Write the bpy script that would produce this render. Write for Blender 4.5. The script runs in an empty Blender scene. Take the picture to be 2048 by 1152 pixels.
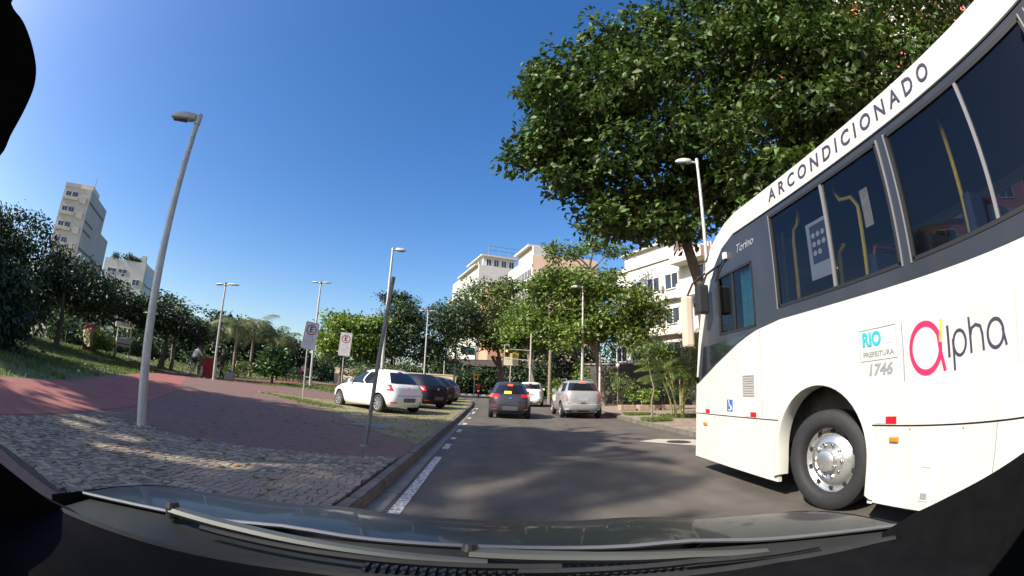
import bpy, bmesh, math, random
import numpy as np
from mathutils import Vector, Matrix
random.seed(7); RNG = np.random.default_rng(11)
R = math.radians
SC = bpy.context.scene
C = SC.collection

# ------------------------------------------------------------------ camera
cam_d = bpy.data.cameras.new('dashcam'); cam = bpy.data.objects.new('dashcam', cam_d); C.objects.link(cam)
SC.camera = cam
cam_d.type = 'PANO'
cam_d.panorama_type = 'FISHEYE_LENS_POLYNOMIAL'
cam_d.fisheye_fov = R(200)
cam_d.sensor_width = 36.0; cam_d.sensor_height = 20.25; cam_d.sensor_fit = 'HORIZONTAL'
cam_d.fisheye_polynomial_k0 = 0.0
cam_d.fisheye_polynomial_k1 = -6.34047935e-02
cam_d.fisheye_polynomial_k2 = -5.58250948e-04
cam_d.fisheye_polynomial_k3 = 1.16796079e-04
cam_d.fisheye_polynomial_k4 = -4.66341290e-06
cam_d.clip_start = 0.02; cam_d.clip_end = 4000
_m = ((0.9985572, -0.04348873, -0.03149984), (-0.04034646, -0.2205205, -0.97454752), (0.03543547, 0.97441236, -0.22195695))
cam.matrix_world = Matrix(_m).to_4x4()
cam.location = (0, 0, 1.25)

# ------------------------------------------------------------------ world, sun, exposure
SUN_EL, SUN_BEHIND = R(38), R(33)
sdir = Vector((-math.cos(SUN_EL)*math.cos(SUN_BEHIND), -math.cos(SUN_EL)*math.sin(SUN_BEHIND), math.sin(SUN_EL)))
W = bpy.data.worlds.new('World'); SC.world = W; W.use_nodes = True
nt = W.node_tree; nt.nodes.clear()
sky = nt.nodes.new('ShaderNodeTexSky'); sky.sky_type = 'NISHITA'; sky.sun_disc = False
sky.sun_elevation = SUN_EL; sky.sun_rotation = math.atan2(sdir.x, sdir.y)
sky.air_density = 1.0; sky.dust_density = 1.7; sky.ozone_density = 1.6; sky.altitude = 0
bg = nt.nodes.new('ShaderNodeBackground'); bg.inputs[1].default_value = 0.12
wo = nt.nodes.new('ShaderNodeOutputWorld')
hs_w = nt.nodes.new('ShaderNodeHueSaturation'); hs_w.inputs['Saturation'].default_value = 1.38; hs_w.inputs['Hue'].default_value = 0.507
nt.links.new(sky.outputs[0], hs_w.inputs['Color']); nt.links.new(hs_w.outputs[0], bg.inputs[0]); nt.links.new(bg.outputs[0], wo.inputs[0])
sun_d = bpy.data.lights.new('sun', 'SUN'); sun_d.energy = 5.0; sun_d.angle = R(0.55); sun_d.color = (1.0, 0.93, 0.82)
sun = bpy.data.objects.new('sun', sun_d); C.objects.link(sun)
sun.rotation_euler = sdir.to_track_quat('Z', 'Y').to_euler()
SC.view_settings.view_transform = 'Standard'; SC.view_settings.look = 'None'
SC.view_settings.exposure = 0.82; SC.view_settings.gamma = 1.0; SC.view_settings.use_curve_mapping = False
SC.cycles.use_denoising = True
SC.cycles.max_bounces = 7; SC.cycles.transparent_max_bounces = 12; SC.cycles.caustics_reflective = False; SC.cycles.caustics_refractive = False

# ------------------------------------------------------------------ materials
MATS = {}
def mat(name, col, rough=0.6, metal=0.0, var=0.0, scale=6.0, col2=None, bump=0.0, bscale=40.0, coat=0.0, spec=0.5, emit=None, island=0.0, detail=4.0, transl=0.0, thr=None):
    """Principled material; col2/var mixes a second colour by noise, island varies value per mesh island."""
    if name in MATS: return MATS[name]
    m = bpy.data.materials.new(name); m.use_nodes = True; t = m.node_tree; b = t.nodes['Principled BSDF']
    L = t.links.new
    b.inputs['Base Color'].default_value = (*col, 1); b.inputs['Roughness'].default_value = rough; b.inputs['Metallic'].default_value = metal
    b.inputs['Coat Weight'].default_value = coat; b.inputs['Coat Roughness'].default_value = 0.04
    b.inputs['Specular IOR Level'].default_value = spec
    tc = t.nodes.new('ShaderNodeTexCoord'); out = None
    if var > 0 or col2:
        n = t.nodes.new('ShaderNodeTexNoise'); n.inputs['Scale'].default_value = scale; n.inputs['Detail'].default_value = detail; n.inputs['Roughness'].default_value = 0.6
        L(tc.outputs['Object'], n.inputs['Vector'])
        r = t.nodes.new('ShaderNodeValToRGB')
        lo, hi = thr or (0.32, 0.68)
        r.color_ramp.elements[0].position = lo; r.color_ramp.elements[1].position = hi
        c2 = col2 or tuple(c*(1-var) for c in col); c1 = col if col2 else tuple(min(1, c*(1+var)) for c in col)
        r.color_ramp.elements[0].color = (*c2, 1); r.color_ramp.elements[1].color = (*c1, 1)
        L(n.outputs['Fac'], r.inputs[0]); out = r.outputs[0]
    if island > 0:
        g = t.nodes.new('ShaderNodeNewGeometry'); h = t.nodes.new('ShaderNodeHueSaturation')
        mr = t.nodes.new('ShaderNodeMapRange'); mr.inputs['To Min'].default_value = 1-island; mr.inputs['To Max'].default_value = 1+island
        L(g.outputs['Random Per Island'], mr.inputs['Value']); L(mr.outputs[0], h.inputs['Value'])
        m2 = t.nodes.new('ShaderNodeMath'); m2.operation = 'MULTIPLY'; m2.inputs[1].default_value = 7.13
        fr = t.nodes.new('ShaderNodeMath'); fr.operation = 'FRACT'; L(g.outputs['Random Per Island'], m2.inputs[0]); L(m2.outputs[0], fr.inputs[0])
        mh = t.nodes.new('ShaderNodeMapRange'); mh.inputs['To Min'].default_value = 0.5-0.06*island; mh.inputs['To Max'].default_value = 0.5+0.04*island
        L(fr.outputs[0], mh.inputs['Value']); L(mh.outputs[0], h.inputs['Hue'])
        if out: L(out, h.inputs['Color'])
        else: h.inputs['Color'].default_value = (*col, 1)
        out = h.outputs[0]
    if out: L(out, b.inputs['Base Color'])
    if bump > 0:
        n2 = t.nodes.new('ShaderNodeTexNoise'); n2.inputs['Scale'].default_value = bscale; n2.inputs['Detail'].default_value = 5
        L(tc.outputs['Object'], n2.inputs['Vector'])
        bp = t.nodes.new('ShaderNodeBump'); bp.inputs['Strength'].default_value = bump; bp.inputs['Distance'].default_value = 0.02
        L(n2.outputs['Fac'], bp.inputs['Height']); L(bp.outputs[0], b.inputs['Normal'])
    if emit:
        b.inputs['Emission Color'].default_value = (*emit[:3], 1); b.inputs['Emission Strength'].default_value = emit[3]
    if transl > 0:
        tr = t.nodes.new('ShaderNodeBsdfTranslucent'); mx = t.nodes.new('ShaderNodeMixShader'); mx.inputs[0].default_value = transl
        if out: L(out, tr.inputs[0])
        else: tr.inputs[0].default_value = (*col, 1)
        o = t.nodes['Material Output']; L(b.outputs[0], mx.inputs[1]); L(tr.outputs[0], mx.inputs[2]); L(mx.outputs[0], o.inputs[0])
    MATS[name] = m; return m
def glass(name, tint, mixv=0.55, rough=0.03, ior=1.5):
    """tinted window pane: transparent tint under a fresnel mirror"""
    if name in MATS: return MATS[name]
    m = bpy.data.materials.new(name); m.use_nodes = True; t = m.node_tree; t.nodes.clear(); L = t.links.new
    tr = t.nodes.new('ShaderNodeBsdfTransparent'); tr.inputs[0].default_value = (*tint, 1)
    gl = t.nodes.new('ShaderNodeBsdfGlossy'); gl.inputs['Roughness'].default_value = rough; gl.inputs[0].default_value = (0.9, 0.95, 1, 1)
    fr = t.nodes.new('ShaderNodeFresnel'); fr.inputs[0].default_value = ior
    ad = t.nodes.new('ShaderNodeMath'); ad.operation = 'MULTIPLY_ADD'; ad.inputs[1].default_value = 1.0; ad.inputs[2].default_value = mixv
    mx = t.nodes.new('ShaderNodeMixShader'); o = t.nodes.new('ShaderNodeOutputMaterial')
    L(fr.outputs[0], ad.inputs[0]); L(ad.outputs[0], mx.inputs[0]); L(tr.outputs[0], mx.inputs[1]); L(gl.outputs[0], mx.inputs[2]); L(mx.outputs[0], o.inputs[0])
    MATS[name] = m; return m

# ------------------------------------------------------------------ mesh helpers
WLOC = {}
def place(o, parent=None, loc=(0, 0, 0), rz=0.0):
    C.objects.link(o)
    if parent is not None: o.parent = parent
    o.location = loc; o.rotation_euler[2] = rz
    return o
def tag(o, label=None, cat=None, group=None, kind=None):
    if label: o['label'] = label
    if cat: o['category'] = cat
    if group: o['group'] = group
    if kind: o['kind'] = kind
    return o
def thing(name, label, cat, loc=(0, 0, 0), rz=0.0, group=None):
    o = bpy.data.objects.new(name, None); o.empty_display_size = 0.2
    place(o, None, loc, rz); tag(o, label, cat, group); return o
def copy_tree(o, parent=None):
    c = o.copy(); C.objects.link(c); c.parent = parent
    for ch in list(o.children): copy_tree(ch, c)
    return c

class MB:
    def __init__(s): s.v = []; s.f = []; s.m = []; s.cur = 0
    def add(s, vs, fs):
        n = len(s.v); s.v.extend([tuple(v) for v in vs]); s.f.extend([tuple(i+n for i in f) for f in fs]); s.m.extend([s.cur]*len(fs)); return s
    def mi(s, i): s.cur = i; return s
    def box(s, a, b, rz=0.0, bev=0.0):
        x0, y0, z0 = a; x1, y1, z1 = b
        if bev > 0:
            return s.bevbox(a, b, bev)
        return s.add([(x0,y0,z0),(x1,y0,z0),(x1,y1,z0),(x0,y1,z0),(x0,y0,z1),(x1,y0,z1),(x1,y1,z1),(x0,y1,z1)],
                     [(0,3,2,1),(4,5,6,7),(0,1,5,4),(1,2,6,5),(2,3,7,6),(3,0,4,7)])
    def bevbox(s, a, b, bev):
        bm = bmesh.new(); bmesh.ops.create_cube(bm, size=1)
        sx, sy, sz = (b[i]-a[i] for i in range(3))
        for v in bm.verts: v.co = Vector(((v.co.x+.5)*sx+a[0], (v.co.y+.5)*sy+a[1], (v.co.z+.5)*sz+a[2]))
        bmesh.ops.bevel(bm, geom=bm.edges[:], offset=bev, segments=2, affect='EDGES', profile=0.6)
        s.bm(bm); return s
    def bm(s, bm):
        bm.verts.index_update(); s.add([v.co[:] for v in bm.verts], [[v.index for v in f.verts] for f in bm.faces]); bm.free()
    def tube(s, pts, rad, n=8, caps=True, flat=1.0):
        pts = [Vector(p) for p in pts]
        if not hasattr(rad, '__len__'): rad = [rad]*len(pts)
        rings = []; up = Vector((0, 0, 1)); prev = None
        for i, p in enumerate(pts):
            d = (pts[min(i+1, len(pts)-1)]-pts[max(i-1, 0)]).normalized()
            if prev is None:
                a = d.orthogonal().normalized() if abs(d.z) > .98 else d.cross(up).normalized()
            else:
                a = (prev - d*prev.dot(d)); a = a.normalized() if a.length > 1e-6 else d.orthogonal().normalized()
            prev = a; b = d.cross(a)
            rings.append([p + a*math.cos(2*math.pi*k/n)*rad[i] + b*math.sin(2*math.pi*k/n)*rad[i]*flat for k in range(n)])
        vs = [v for r in rings for v in r]; fs = []
        for i in range(len(pts)-1):
            for k in range(n):
                k2 = (k+1) % n; fs.append((i*n+k, i*n+k2, (i+1)*n+k2, (i+1)*n+k))
        if caps: fs.append(tuple(range(n-1, -1, -1))); fs.append(tuple((len(pts)-1)*n+k for k in range(n)))
        return s.add(vs, fs)
    def cyl(s, a, b, r, n=12, r2=None): return s.tube([a, b], [r, r if r2 is None else r2], n)
    def lathe(s, prof, n=24, axis='x', o=(0, 0, 0), close=False):
        """prof: (radius, axial)"""
        vs = []; k = len(prof)
        for i in range(n):
            a = 2*math.pi*i/n; c, q = math.cos(a), math.sin(a)
            for r, h in prof:
                vs.append({'x': (h+o[0], r*c+o[1], r*q+o[2]), 'y': (r*c+o[0], h+o[1], r*q+o[2]), 'z': (r*c+o[0], r*q+o[1], h+o[2])}[axis])
        fs = []
        for i in range(n):
            j = (i+1) % n
            for q in range(k if close else k-1):
                q2 = (q+1) % k; fs.append((i*k+q, i*k+q2, j*k+q2, j*k+q))
        return s.add(vs, fs)
    def prism(s, poly, ax, lo, hi):
        """2D polygon extruded along axis ax ('x': poly is (y,z); 'y': (x,z); 'z': (x,y)); ngon caps triangulated later"""
        def P(p, h): return {'x': (h, p[0], p[1]), 'y': (p[0], h, p[1]), 'z': (p[0], p[1], h)}[ax]
        n = len(poly); vs = [P(p, lo) for p in poly]+[P(p, hi) for p in poly]
        fs = [tuple(range(n)), tuple(range(2*n-1, n-1, -1))]+[(i, i+n, (i+1) % n+n, (i+1) % n) for i in range(n)]
        return s.add(vs, fs)
    def grid(s, P, nu, nv):
        n = len(s.v); vs = [P(i/nu, j/nv) for j in range(nv+1) for i in range(nu+1)]
        fs = [(j*(nu+1)+i, j*(nu+1)+i+1, (j+1)*(nu+1)+i+1, (j+1)*(nu+1)+i) for j in range(nv) for i in range(nu)]
        return s.add(vs, fs)
    def mesh(s, name, mats, smooth=False, recalc=True, origin=(0, 0, 0)):
        me = bpy.data.meshes.new(name)
        o = origin
        me.from_pydata([(v[0]-o[0], v[1]-o[1], v[2]-o[2]) for v in s.v], [], s.f)
        if recalc:
            bm = bmesh.new(); bm.from_mesh(me)
            ng = [f for f in bm.faces if len(f.verts) > 4]
            if ng: bmesh.ops.triangulate(bm, faces=ng)
            bmesh.ops.recalc_face_normals(bm, faces=bm.faces[:]); bm.to_mesh(me); bm.free()
        elif any(s.m): me.polygons.foreach_set('material_index', s.m)
        if not isinstance(mats, (list, tuple)): mats = [mats]
        for m in mats: me.materials.append(m)
        if len(mats) > 1 and recalc and len(me.polygons) == len(s.m): me.polygons.foreach_set('material_index', s.m)
        if smooth:
            me.polygons.foreach_set('use_smooth', [True]*len(me.polygons))
            try: me.set_sharp_from_angle(angle=R(38))
            except Exception: pass
        return me
    def build(s, name, mats, parent=None, smooth=False, recalc=True, loc=(0, 0, 0), rz=0.0):
        """geometry in the parent's local space"""
        o = bpy.data.objects.new(name, s.mesh(name, mats, smooth, recalc)); place(o, parent, loc, rz); return o
    def wbuild(s, name, mats, parent, smooth=False, recalc=True):
        """geometry given in world space under an unrotated parent"""
        w = Vector((0, 0, 0)); p = parent
        while p is not None: w += Vector(p.location); p = p.parent
        o = bpy.data.objects.new(name, s.mesh(name, mats, smooth, recalc, origin=w)); place(o, parent); return o

def sstep(t): t = max(0.0, min(1.0, t)); return t*t*(3-2*t)
def TZ(x, y=0):
    """height of the land left of the kerb"""
    return .13 + .42*sstep((-x-2)/13) + .6*sstep((-x-17)/10)
def drape(poly, dz, step, zf):
    bm = bmesh.new(); vs = [bm.verts.new((p[0], p[1], 0)) for p in poly]; bm.faces.new(vs)
    x0 = min(p[0] for p in poly); x1 = max(p[0] for p in poly); y0 = min(p[1] for p in poly); y1 = max(p[1] for p in poly)
    if step:
        for ax, lo, hi in ((0, x0, x1), (1, y0, y1)):
            st = max(step, (hi-lo)/140) if ax == 0 else max(step*2, (hi-lo)/60)
            k = lo+st
            while k < hi-1e-3:
                no = (1, 0, 0) if ax == 0 else (0, 1, 0); co = (k, 0, 0) if ax == 0 else (0, k, 0)
                bmesh.ops.bisect_plane(bm, geom=bm.verts[:]+bm.edges[:]+bm.faces[:], plane_co=co, plane_no=no); k += st
    bmesh.ops.triangulate(bm, faces=[f for f in bm.faces if len(f.verts) > 4])
    for v in bm.verts: v.co.z = zf(v.co.x, v.co.y)+dz
    for f in bm.faces:
        if f.normal.z < 0: f.normal_flip()
    m = MB(); m.bm(bm); return m
def sheet(name, poly, dz, m, step=1.0, zf=TZ, kind='structure', parent=None):
    o = drape(poly, dz, step, zf).build(name, m, parent, recalc=True)
    if kind: o['kind'] = kind
    return o

def text_mesh(txt, size, mats, ext=0.002, bold=0.0, shear=0.0, name='lettering', space=1.0):
    cu = bpy.data.curves.new('t', 'FONT'); cu.body = txt; cu.size = size; cu.extrude = ext; cu.offset = bold; cu.shear = shear
    cu.space_character = space; cu.align_x = 'CENTER'; cu.align_y = 'CENTER'; cu.resolution_u = 3
    ob = bpy.data.objects.new('t', cu); C.objects.link(ob)
    me = bpy.data.meshes.new_from_object(ob.evaluated_get(bpy.context.evaluated_depsgraph_get()))
    bpy.data.objects.remove(ob); bpy.data.curves.remove(cu)
    me.materials.clear(); me.materials.append(mats); me.name = name
    return me
def text_obj(txt, size, m, parent, M, name='lettering', **k):
    o = bpy.data.objects.new(name, text_mesh(txt, size, m, name=name, **k)); C.objects.link(o); o.parent = parent; o.matrix_local = M; return o

# ------------------------------------------------------------------ the materials of the place
M_asphalt = mat('asphalt', (.088, .076, .062), .85, var=.22, scale=1.3, bump=.35, bscale=120, detail=8)
def asphalt_detail(m):
    t = m.node_tree; L = t.links.new; b = t.nodes['Principled BSDF']; src = b.inputs['Base Color'].links[0].from_socket
    tc = t.nodes.new('ShaderNodeTexCoord'); mp = t.nodes.new('ShaderNodeMapping'); mp.inputs['Scale'].default_value = (1.4, .06, 1); L(tc.outputs['Object'], mp.inputs[0])
    n1 = t.nodes.new('ShaderNodeTexNoise'); n1.inputs['Scale'].default_value = 1.0; n1.inputs['Detail'].default_value = 3; L(mp.outputs[0], n1.inputs[0])
    r1 = t.nodes.new('ShaderNodeMapRange'); r1.inputs[1].default_value = .3; r1.inputs[2].default_value = .7; r1.inputs[3].default_value = .78; r1.inputs[4].default_value = 1.25; L(n1.outputs[0], r1.inputs[0])
    n2 = t.nodes.new('ShaderNodeTexNoise'); n2.inputs['Scale'].default_value = 95; n2.inputs['Detail'].default_value = 2; L(tc.outputs['Object'], n2.inputs[0])
    r2 = t.nodes.new('ShaderNodeMapRange'); r2.inputs[1].default_value = .35; r2.inputs[2].default_value = .65; r2.inputs[3].default_value = .7; r2.inputs[4].default_value = 1.35; L(n2.outputs[0], r2.inputs[0])
    n3 = t.nodes.new('ShaderNodeTexNoise'); n3.inputs['Scale'].default_value = 1.7; n3.inputs['Detail'].default_value = 6; L(tc.outputs['Object'], n3.inputs[0])
    r3 = t.nodes.new('ShaderNodeMapRange'); r3.inputs[1].default_value = .62; r3.inputs[2].default_value = .70; r3.inputs[3].default_value = 1.0; r3.inputs[4].default_value = .72; L(n3.outputs[0], r3.inputs[0])
    m1 = t.nodes.new('ShaderNodeMath'); m1.operation = 'MULTIPLY'; L(r1.outputs[0], m1.inputs[0]); L(r2.outputs[0], m1.inputs[1])
    m2 = t.nodes.new('ShaderNodeMath'); m2.operation = 'MULTIPLY'; L(m1.outputs[0], m2.inputs[0]); L(r3.outputs[0], m2.inputs[1])
    mx = t.nodes.new('ShaderNodeVectorMath'); mx.operation = 'SCALE'; L(src, mx.inputs[0]); L(m2.outputs[0], mx.inputs['Scale']); L(mx.outputs[0], b.inputs['Base Color'])
asphalt_detail(M_asphalt)
M_gutter = mat('gutter concrete', (.20, .185, .165), .85, var=.25, scale=3, bump=.2, bscale=60)
M_kerb = mat('kerb granite', (.135, .118, .095), .85, var=.3, scale=5, bump=.3, bscale=50)
M_paint = mat('road paint', (.62, .60, .56), .7, col2=(.13, .12, .105), scale=22, detail=9, thr=(.40, .54))
M_pave = mat('mosaic paving', (.195, .112, .088), .85, col2=(.115, .066, .054), scale=7, bump=.5, bscale=26, detail=8)
M_joint = mat('mosaic joints', (.045, .04, .035), .95, var=.3, scale=20)
M_stone = mat('mosaic stone', (.225, .188, .138), .8, var=.25, scale=18, island=.42, bump=.25, bscale=70)
M_red = mat('red path surface', (.30, .10, .08), .85, col2=(.21, .075, .062), scale=1.6, bump=.25, bscale=80, detail=8)
M_lawn = mat('lawn soil', (.085, .115, .03), .9, col2=(.14, .115, .065), scale=.9, bump=.5, bscale=14, detail=8, thr=(.30, .52))
M_verge = mat('verge soil', (.15, .15, .06), .9, col2=(.24, .19, .12), scale=1.1, bump=.6, bscale=16, detail=9, thr=(.38, .6))
M_walk = mat('sidewalk concrete', (.31, .255, .195), .85, col2=(.22, .175, .135), scale=1.6, bump=.2, bscale=50, detail=8)
M_ground = mat('far earth', (.12, .13, .06), .9, var=.3, scale=.05)
M_grass = mat('grass blade', (.12, .17, .035), .7, island=.45, transl=.3)
M_wht = mat('white marks', (.75, .73, .68), .7)
M_galv = mat('galvanised steel', (.46, .46, .44), .45, metal=.35, var=.12, scale=8)
M_dkgalv = mat('weathered dark steel', (.16, .165, .155), .6, metal=.3, var=.25, scale=6)
M_lamphead = mat('lamp housing grey', (.5, .49, .45), .5, metal=.2, var=.1, scale=4)
M_lens = mat('lamp lens', (.10, .11, .12), .15)
M_bark = mat('bark', (.13, .095, .065), .9, col2=(.065, .048, .035), scale=9, bump=.8, bscale=18, detail=8)
M_barklt = mat('pale bark', (.26, .21, .155), .9, col2=(.13, .105, .08), scale=9, bump=.7, bscale=16, detail=8)
M_palmbark = mat('palm bark', (.24, .20, .15), .9, col2=(.13, .11, .09), scale=7, bump=.8, bscale=20)
M_black = mat('black rubber', (.016, .016, .017), .75, var=.2, scale=20)
M_plastic = mat('black plastic', (.02, .02, .022), .5)
M_chrome = mat('chrome', (.62, .62, .62), .12, metal=1)
M_rim = mat('alloy silver', (.55, .55, .55), .32, metal=.75)
M_redlamp = mat('red lamp lens', (.48, .012, .02), .15, coat=.6)
M_redlit = mat('lit brake lamp', (.6, .03, .02), .2, emit=(1, .09, .03, 1.6))
M_amberlit = mat('lit amber lamp', (.8, .3, .02), .2, emit=(1, .32, .03, 3.0))
M_orange = mat('amber marker lens', (.75, .19, .015), .2, coat=.5)
M_clearlamp = mat('clear lamp lens', (.75, .68, .68), .15, coat=.5)
M_plate = mat('number plate grey', (.10, .10, .105), .5, var=.12, scale=30)

# ------------------------------------------------------------------ the ground
sheet('ground', [(-900, -60), (900, -60), (900, 2200), (-900, 2200)], -.06, M_ground, 0, zf=lambda x, y: 0)
ROADL = [(-1.2, 26), (-1.5, 33), (-2.5, 38), (-6, 44), (-14, 50), (-40, 58)]
road = sheet('road', [(-1.2, -20)] + ROADL + [(-40, 72), (60, 72), (60, 60), (9, 60), (7, 45), (6.5, 30), (5.6, 22), (5.3, 17), (5.3, 10.5), (5.85, 7.5), (5.85, -20)], 0, M_asphalt, 0, zf=lambda x, y: 0)
land = sheet('lawn', [(-40, -30), (-1.34, -30), (-1.34, 26), (-1.64, 33), (-2.64, 37.9), (-6.05, 43.8), (-14.05, 49.8), (-40, 57.8)], -.022, M_lawn, .8)
sheet('land', [(-420, -60), (-40, -60), (-40, 200), (-420, 200)], -.03, M_ground, 8)
sheet('terrain', [(-40, 72.2), (120, 72.2), (120, 260), (-40, 260)], .12, M_ground, 0, zf=lambda x, y: 0)
PAVE = [(-1.34, -8), (-1.34, 8.2), (-2.6, 9.9), (-4.2, 12.4), (-5.8, 14.6), (-7.6, 15.9), (-9.3, 16.8), (-10.1, 18.0), (-7.6, 18.9), (-6.8, 20.2), (-6.8, 24.5), (-13.4, 25), (-15.6, 20.3), (-10, 12.7), (-8.4, 10), (-6.8, 7), (-5.6, 3), (-5.0, -8)]
pavement = sheet('pavement', PAVE, 0.0, M_pave, .8)
sheet('cycle_path', [(-5.0, -8), (-5.6, 3), (-6.8, 7), (-8.4, 10), (-10, 12.7), (-15.6, 20.3), (-14.4, 26), (-14.2, 34), (-15.5, 44), (-18, 47), (-18, 35), (-18, 27), (-18.5, 22), (-14.4, 15.7), (-12.3, 12), (-9.6, 7.5), (-8, 3), (-7.6, -8)], .004, M_red, .8)
verge = sheet('parking_verge_ground', [(-1.34, 8.2), (-1.34, 26), (-1.64, 33), (-2.6, 37.8), (-6.0, 43), (-8, 43), (-6.7, 24.5), (-6.7, 20.2), (-7.5, 18.8), (-10.0, 17.9), (-9.3, 16.8), (-7.6, 15.9), (-5.8, 14.6), (-4.2, 12.4), (-2.6, 9.9)], .004, M_verge, .8)
# right pavement
RW = [(5.98, -20), (5.98, 7.5), (5.45, 10.5), (5.45, 17), (5.75, 22), (6.65, 30), (7.15, 45), (9.15, 60), (60, 60), (60, -20)]
sheet('sidewalk', RW, .115, M_walk, 0, zf=lambda x, y: 0)
def kerb_run(name, pts, w, h, side, m, seg=1.0):
    """kerb built of separate granite blocks along a polyline; side=+1 the walk lies to the right of travel"""
    base = MB(); P = [Vector((p[0], p[1], 0)) for p in pts]
    for a, b in zip(P[:-1], P[1:]):
        d = (b-a).normalized(); n = Vector((d.y, -d.x, 0))*side
        base.add([a+n*.01, b+n*.01, b+n*(w-.01), a+n*(w-.01)], [(0, 1, 2, 3)])
    for i, v in enumerate(base.v): base.v[i] = (v[0], v[1], h-.03)
    root = base.build(name, M_joint, recalc=False); root['kind'] = 'structure'
    k = 0
    for a, b in zip(P[:-1], P[1:]):
        L = (b-a).length; nseg = max(1, round(L/seg)); d = (b-a).normalized(); n = Vector((d.y, -d.x, 0))*side
        for i in range(nseg):
            p = a+d*(L*i/nseg+.008); q = a+d*(L*(i+1)/nseg-.008); dz = random.uniform(-.006, .006); e = random.uniform(-.006, .006)
            bm = bmesh.new(); vs = [bm.verts.new(c) for c in (p+n*e, q+n*e, q+n*w, p+n*w)]
            f = bm.faces.new(vs); r = bmesh.ops.extrude_face_region(bm, geom=[f])
            for v in r['geom']:
                if isinstance(v, bmesh.types.BMVert): v.co.z = h+dz
            for v in vs: v.co.z = -.03
            te = [x for x in bm.edges if x.verts[0].co.z > 0 and x.verts[1].co.z > 0]
            bmesh.ops.bevel(bm, geom=te, offset=.018, segments=2, affect='EDGES')
            m_ = MB(); m_.bm(bm); o = m_.build('kerb_stone', m, root); k += 1
    return root
kerb_run('kerb', [(-1.2, 1.2), (-1.2, 26), (-1.5, 33), (-2.5, 38), (-6, 44)], .145, .137, -1, M_kerb)
kerb_run('kerb_right', [(5.3, 10.5), (5.3, 17), (5.6, 22), (6.5, 30), (7, 45)], .15, .122, 1, M_kerb, 1.2)
# gutter, lane paint, manhole
for a, b in ((1.0, 3.0), (3.02, 5.0), (5.02, 7.0), (7.02, 9.2), (9.22, 11.4), (11.42, 14), (14.02, 18), (18.02, 25.9)):
    o = sheet('gutter_slab', [(-1.195, a), (-1.005+random.uniform(-.01, .01), a), (-1.005+random.uniform(-.01, .01), b), (-1.195, b)], .004, M_gutter, 0, zf=lambda x, y: 0, kind=None, parent=road)
for a, b in ((1.0, 7.7), (8.7, 9.45), (10.3, 10.7), (11.9, 12.7), (14.2, 14.9), (16.8, 17.6), (20, 21.5), (24, 25)):
    o = sheet('lane_line', [(-.955, a), (-.835, a), (-.835, b), (-.955, b)], .006, M_paint, 0, zf=lambda x, y: 0, kind=None, parent=road)
sheet('bay_marking', [(-3.55, 10.75), (-2.55, 10.35), (-2.35, 10.75), (-3.3, 11.2)], .012, mat('worn blue bay paint', (.10, .17, .33), .8, col2=(.17, .145, .10), scale=5, detail=9, thr=(.44, .56)), .5, kind=None, parent=verge)
for k in range(9):
    sheet('crossing_stripe', [(-5.5+k*.95, 62), (-5.0+k*.95, 62), (-5.0+k*.95, 65.5), (-5.5+k*.95, 65.5)], .006, M_wht, 0, zf=lambda x, y: 0, kind=None, parent=road)
sheet('manhole_surround', [(3.55, 10.6), (4.55, 9.55), (5.2, 9.7), (5.05, 10.75), (4.2, 11.05)], .005, mat('pale patch concrete', (.42, .37, .30), .85, var=.15, scale=6), 0, zf=lambda x, y: 0, kind=None, parent=road)
m_ = MB(); m_.lathe([(0, .016), (.27, .016), (.285, .012), (.30, .008)], 28, 'z', (4.45, 10.3, 0)); m_.build('manhole_cover', mat('cast iron', (.06, .052, .045), .6, metal=.4, bump=.6, bscale=60), road)

# Portuguese mosaic stones: near ones singly, the others in one part
jb = sheet('mosaic_bed', [(-1.345, 2.2), (-1.345, 6.55), (-2.4, 6.35), (-4.0, 5.95), (-6.15, 5.65), (-5.5, 3), (-5.3, 2.2)], .006, M_joint, .8, kind=None, parent=pavement)
def inpoly(x, y, P):
    c = False; j = len(P)-1
    for i in range(len(P)):
        if (P[i][1] > y) != (P[j][1] > y) and x < (P[j][0]-P[i][0])*(y-P[i][1])/(P[j][1]-P[i][1])+P[i][0]: c = not c
        j = i
    return c
MP = [(-1.36, 2.3), (-1.36, 6.5), (-2.4, 6.3), (-4.0, 5.9), (-6.1, 5.6), (-5.5, 3), (-5.3, 2.3)]
def stones():
    px, py = .092, .082; nx, ny = 72, 88
    gx = np.zeros((ny+1, nx+1, 2))
    for j in range(ny+1):
        for i in range(nx+1):
            gx[j, i] = (-1.36-i*px + (px*.5 if j % 2 else 0)*.0 + random.uniform(-.022, .022)+.016*math.sin(j*1.7), 2.2+j*py + random.uniform(-.019, .019)+.05*math.sin(i*.29))
    out = []
    for j in range(ny):
        for i in range(nx):
            q = np.array([gx[j, i], gx[j, i+1], gx[j+1, i+1], gx[j+1, i]]); c = q.mean(0)
            if not inpoly(c[0], c[1], MP): continue
            s = random.uniform(.90, .965); q = c+(q-c)*s; out.append((c, q))
    return out
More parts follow.
